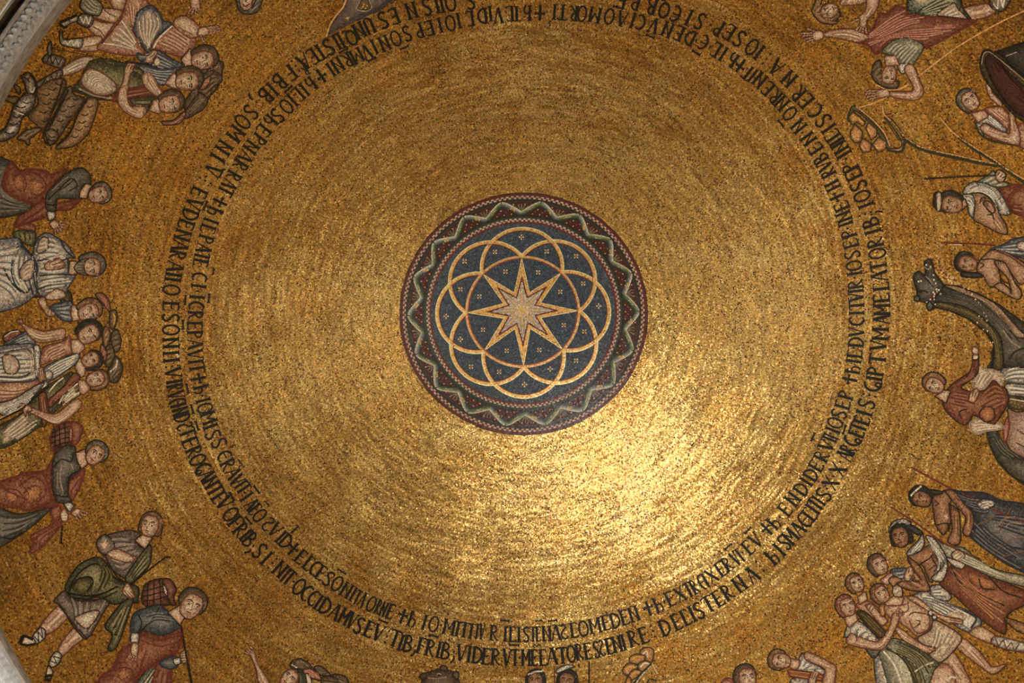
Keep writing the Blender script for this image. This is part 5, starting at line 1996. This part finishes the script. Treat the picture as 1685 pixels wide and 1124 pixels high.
def gold_ground():
    step = 0.00300
    P, X, TH, PH, RW, T = polar_grid(0.30, 1.45, step, 230)
    keep = np.ones(len(X), bool)
    for _, poly, pal, part in FILLS:
        lo, hi = poly.min(0), poly.max(0)
        i = np.nonzero((X[:, 0] > lo[0]) & (X[:, 0] < hi[0]) & (X[:, 1] > lo[1]) & (X[:, 1] < hi[1]) & keep)[0]
        if len(i):
            keep[i[inside(X[i], poly)]] = False
    P, X, TH, PH, RW, T = P[keep], X[keep], TH[keep], PH[keep], RW[keep], T[keep]
    n = len(P)
    # the leaf's own colour: patches of warmer and paler batches of glass, scattered dark tesserae
    big = value_noise(X, 70, 1) * .5 + value_noise(X, 26, 2) * .5
    rowpatch = value_noise(np.stack([PH * 24, RW * 1.0], 1), 1.7, 3)
    v = np.exp(rng.normal(0, .22, n) + .07 * big + .13 * rowpatch)
    warm = np.clip(.5 + .22 * value_noise(X, 42, 5) + rng.normal(0, .28, n), 0, 1)[:, None]
    col = lin((206, 172, 98)) * (1 - warm) + lin((198, 148, 66)) * warm
    col = col * v[:, None]
    q = rng.random(n)
    dark = q < .045 * np.clip(1 + .5 * value_noise(X, 30, 8), .3, 2)
    col[dark] = lin((92, 56, 26)) * rng.uniform(.5, 1.3, dark.sum())[:, None]
    red = (q > .955) & (q < .975)
    col[red] = lin((176, 96, 44)) * rng.uniform(.7, 1.1, red.sum())[:, None]
    pale = q > .985
    col[pale] = lin((250, 220, 160))
    # each course was pressed in by hand: neighbouring tesserae lean together
    lean = value_noise(np.stack([PH * 24, RW * 1.0], 1), 1.6, 6) * .050 + value_noise(X, 55, 7) * .030
    lean2 = value_noise(np.stack([PH * 30, RW * 1.0], 1), 1.8, 9) * .030
    tt = rng.normal(0, .060, n) + lean2
    ts = rng.normal(0, .060, n) + lean
    half = step * DOME_A / 2
    V = tiles(P, T, half * rng.uniform(.86, .97, n), half * rng.uniform(.86, .97, n), .003 + rng.normal(0, .0004, n), tt, ts, .06)
    nd = ~dark
    o = link('gold_tesserae', quad_mesh('gold_tesserae', V[nd], np.clip(col[nd], 0, .98), M_GOLD), CEILING)
    tag(o, None, None, None, 'stuff')
    o = link('dark_tesserae', quad_mesh('dark_tesserae', V[dark], col[dark], M_SMALTI), CEILING)
    tag(o, None, None, None, 'stuff')
    print('gold tesserae', n)


gold_ground()

# ------------------------------------------------------------------ coloured work: fills from fine courses, lines laid over them
acc = {}                             # part -> list of (quads, colours)


def put(part, V, C):
    acc.setdefault(id(part), []).append((V, C))


def fills():
    for th0, th1, step, sel in ((0.0, 0.36, .00300, 'm'), (0.70, 1.46, .00290, 'f')):
        P, X, TH, PH, RW, T = polar_grid(max(th0, .002), th1, step, 40)
        own = np.full(len(X), -1)
        for k, (_, poly, pal, part) in enumerate(FILLS):
            lo, hi = poly.min(0), poly.max(0)
            i = np.nonzero((X[:, 0] > lo[0]) & (X[:, 0] < hi[0]) & (X[:, 1] > lo[1]) & (X[:, 1] < hi[1]))[0]
            if len(i):
                own[i[inside(X[i], poly)]] = k
        ok = own >= 0
        P, X, T, own = P[ok], X[ok], T[ok], own[ok]
        order = np.argsort(own, kind='stable')
        P, X, T, own = P[order], X[order], T[order], own[order]
        n = len(P)
        half = step * DOME_A / 2
        V = tiles(P, T, half * rng.uniform(.88, 1.0, n), half * rng.uniform(.88, 1.0, n), .003 + rng.normal(0, .0003, n), None, None, .10)
        cut = np.nonzero(np.diff(own))[0] + 1
        for a, b in zip(np.concatenate([[0], cut]), np.concatenate([cut, [n]])):
            k = own[a]
            _, poly, pal, part = FILLS[k]
            e, mcol, l = (np.array(c, float) for c in PAL[pal])
            pp = poly if len(poly) < 60 else poly[::2]
            area = abs(np.dot(pp[:, 0], np.roll(pp[:, 1], 1)) - np.dot(pp[:, 1], np.roll(pp[:, 0], 1))) / 2
            per = np.linalg.norm(pp - np.roll(pp, 1, 0), axis=1).sum()
            wdt = max(2.5, 1.5 * area / max(per, 1))          # half-width of the shape
            d = edge_distance(X[a:b], pp) / wdt + rng.normal(0, .14, b - a)
            d = np.clip(d, 0, 1.15)[:, None]
            c = np.where(d < .42, e + (mcol - e) * (d / .42), mcol + (l - mcol) * np.clip((d - .42) / .6, 0, 1))
            c = lin(c) * np.exp(rng.normal(0, .16, b - a))[:, None] * (1 + rng.normal(0, .05, (b - a, 3)))
            if pal == 'BF':
                c *= np.exp(rng.normal(0, .35, b - a))[:, None]
            put(part, V[a:b], c)
        print('fill tesserae', n)


def lines():
    Ps, Ts, HL, HW, LY, CO, PT = [], [], [], [], [], [], []
    idx = 0
    parts = []
    for f in FIGS:
        for p in f.parts:
            parts.append(p)
            for layer, pts, w, colr, closed in p.strokes:
                r = stroke(pts, w, 2.3, closed)
                if r is None:
                    continue
                P, T, hl, hw = r
                Ps.append(P); Ts.append(T); HL.append(hl); HW.append(hw)
                LY.append(np.full(len(P), layer)); CO.append(np.tile(lin(colr), (len(P), 1))); PT.append(np.full(len(P), len(parts) - 1))
    P = np.concatenate(Ps); T = np.concatenate(Ts); HL = np.concatenate(HL); HW = np.concatenate(HW)
    LY = np.concatenate(LY); CO = np.concatenate(CO); PT = np.concatenate(PT)
    X = to_cartoon(P)
    keep = np.ones(len(P), bool)
    for ly, poly, pal, part in FILLS:           # later shapes cover earlier lines
        lo, hi = poly.min(0), poly.max(0)
        i = np.nonzero(keep & (LY < ly) & (X[:, 0] > lo[0]) & (X[:, 0] < hi[0]) & (X[:, 1] > lo[1]) & (X[:, 1] < hi[1]))[0]
        if len(i):
            keep[i[inside(X[i], poly)]] = False
    keep &= (X[:, 0] > -40) & (X[:, 0] < IMG_W + 40) & (X[:, 1] > -40) & (X[:, 1] < IMG_H + 40)
    P, T, HL, HW, LY, CO, PT = P[keep], T[keep], HL[keep], HW[keep], LY[keep], CO[keep], PT[keep]
    n = len(P)
    CO = CO * np.exp(rng.normal(0, .17, n))[:, None]
    V = tiles(P, T, HL, HW, .0046 + LY * 3e-7, rng.normal(0, .03, n), rng.normal(0, .03, n), .05)
    order = np.argsort(PT, kind='stable')
    V, CO, PT = V[order], CO[order], PT[order]
    cut = np.nonzero(np.diff(PT))[0] + 1
    for a, b in zip(np.concatenate([[0], cut]), np.concatenate([cut, [n]])):
        put(parts[PT[a]], V[a:b], CO[a:b])
    print('line tesserae', n)


fills()
lines()


def build():
    for f in FIGS:
        C = []
        meshes = []
        for p in f.parts:
            if id(p) not in acc:
                continue
            V = np.concatenate([v for v, c in acc[id(p)]]); c = np.concatenate([c for v, c in acc[id(p)]])
            meshes.append((p, V, c)); C.append(V.reshape(-1, 3).mean(0))
        if not meshes:
            print('EMPTY', f.name, f.label); continue
        root = bpy.data.objects.new(f.name, None)
        COL.objects.link(root)
        org = np.mean(C, 0)
        root.location = org
        root.empty_display_size = .1
        tag(root, f.label, f.cat, f.group)
        for p, V, c in meshes:
            gilt = p.name in ('gold_circle', 'gold_star', 'inner_circle')
            me = quad_mesh(p.name, V - org, np.clip(c * SMALTI_GAIN, 0, .95), M_GILT if gilt else M_SMALTI)
            o = link(p.name, me, root)
            if p.label: o['label'] = p.label


build()

# ------------------------------------------------------------------ marble cornice in the left corners
M_MARBLE = plain_material('carved_marble', (196, 202, 210), (246, 248, 250), 40, .6, .5)
M_STONE = plain_material('grey_stone', (150, 144, 138), (205, 198, 190), 18, .85, .6)
M_BROWN = plain_material('brown_moulding', (48, 36, 26), (92, 72, 50), 30, .8, .4)
M_OLDGOLD = plain_material('old_gold_vault', (84, 64, 30), (128, 100, 52), 120, .5, .5)


def cornice():
    C0 = np.array([839.0, 605.0])
    ang = np.radians(np.linspace(128, 236, 120))
    # (distance from the ring's centre in cartoon units, how far in front of the dome)
    prof = [('stone_edge', M_STONE, [(940, .994), (946, .972), (951, .962), (956, .958)]),
            ('carved_band', M_MARBLE, [(956, .958), (968, .945), (980, .936), (992, .930)]),
            ('stone_fillet', M_STONE, [(992, .930), (995, .918), (999, .916), (1001, .924)]),
            ('brown_moulding', M_BROWN, [(1001, .924), (1006, .930), (1012, .926), (1015, .914)]),
            ('stone_fillet', M_STONE, [(1015, .914), (1019, .910), (1022, .920)]),
            ('gold_soffit', M_OLDGOLD, [(1022, .920), (1040, .925), (1080, .92), (1130, .91)])]
    root = bpy.data.objects.new('trim_1', None)
    COL.objects.link(root)
    tag(root, 'carved marble cornice ring at the foot of the dome', None, None, 'structure')

    def at(R, f, a):
        px = C0 + R * np.stack([np.cos(a), np.sin(a)], -1)
        P = on_dome_soft(px)
        return CAM_POS + (P - CAM_POS) * f
    for name, mat, pr in prof:
        V = np.concatenate([at(R, f, ang) for R, f in pr])
        n = len(ang)
        F = []
        for i in range(len(pr) - 1):
            for j in range(n - 1):
                F.append((i * n + j, i * n + j + 1, (i + 1) * n + j + 1, (i + 1) * n + j))
        me = bpy.data.meshes.new(name)
        me.from_pydata(V.tolist(), [], F)
        me.materials.append(mat)
        link(name, me, root)
    # acanthus leaves standing proud of the band, two rows of curling lobes
    lr = random.Random(8)
    for k in range(40):
        a0 = math.radians(206 + 30 * k / 40)
        for row in range(2):
            a = a0 + (math.radians(.38) if row else 0)
            da = math.radians(.36) * lr.uniform(.8, 1.2)
            skew = math.radians(.42) * lr.choice((-1, 1)) * lr.uniform(.5, 1)
            R0, R1 = (958, 974) if row else (973, 991)
            f0, f1 = (.955, .941) if row else (.940, .930)
            P = []
            for t, w in ((0, .45), (.4, 1.0), (.75, .75), (1, .08)):
                R = R1 + (R0 - R1) * t; f = f1 + (f0 - f1) * t
                for side in (-1, 0, 1):
                    p = at(R, f, np.array([a + skew * t * t + da * w * side]))[0]
                    up = .012 + (.055 if side == 0 else .004) * math.sin(math.pi * min(1, t * .8 + .25)) * lr.uniform(.8, 1.2)
                    d = CAM_POS - p
                    P.append(p + d / np.linalg.norm(d) * up)
            F = []
            for i in range(3):
                for j in range(2):
                    F.append((3 * i + j, 3 * i + j + 1, 3 * i + j + 4, 3 * i + j + 3))
            me = bpy.data.meshes.new('carved_leaf')
            me.from_pydata([list(map(float, v)) for v in P], [], F)
            me.materials.append(M_MARBLE)
            link('carved_leaf', me, root)


def on_dome_soft(px):
    """like on_dome, but beyond the dome's foot it goes on at the foot's distance"""
    px = np.atleast_2d(px)
    q = np.stack([(px[:, 0] - IMG_W / 2) / FOCAL, (px[:, 1] - IMG_H / 2) / FOCAL, np.ones(len(px))], 1)
    d = q @ ROT
    P = on_dome(px)
    t = np.linalg.norm(P - CAM_POS, axis=1) / np.linalg.norm(d, axis=1)
    tmin = (5.62 - CAM_POS[2]) / d[:, 2]
    t = np.maximum(t, tmin)
    return CAM_POS + t[:, None] * d


cornice()
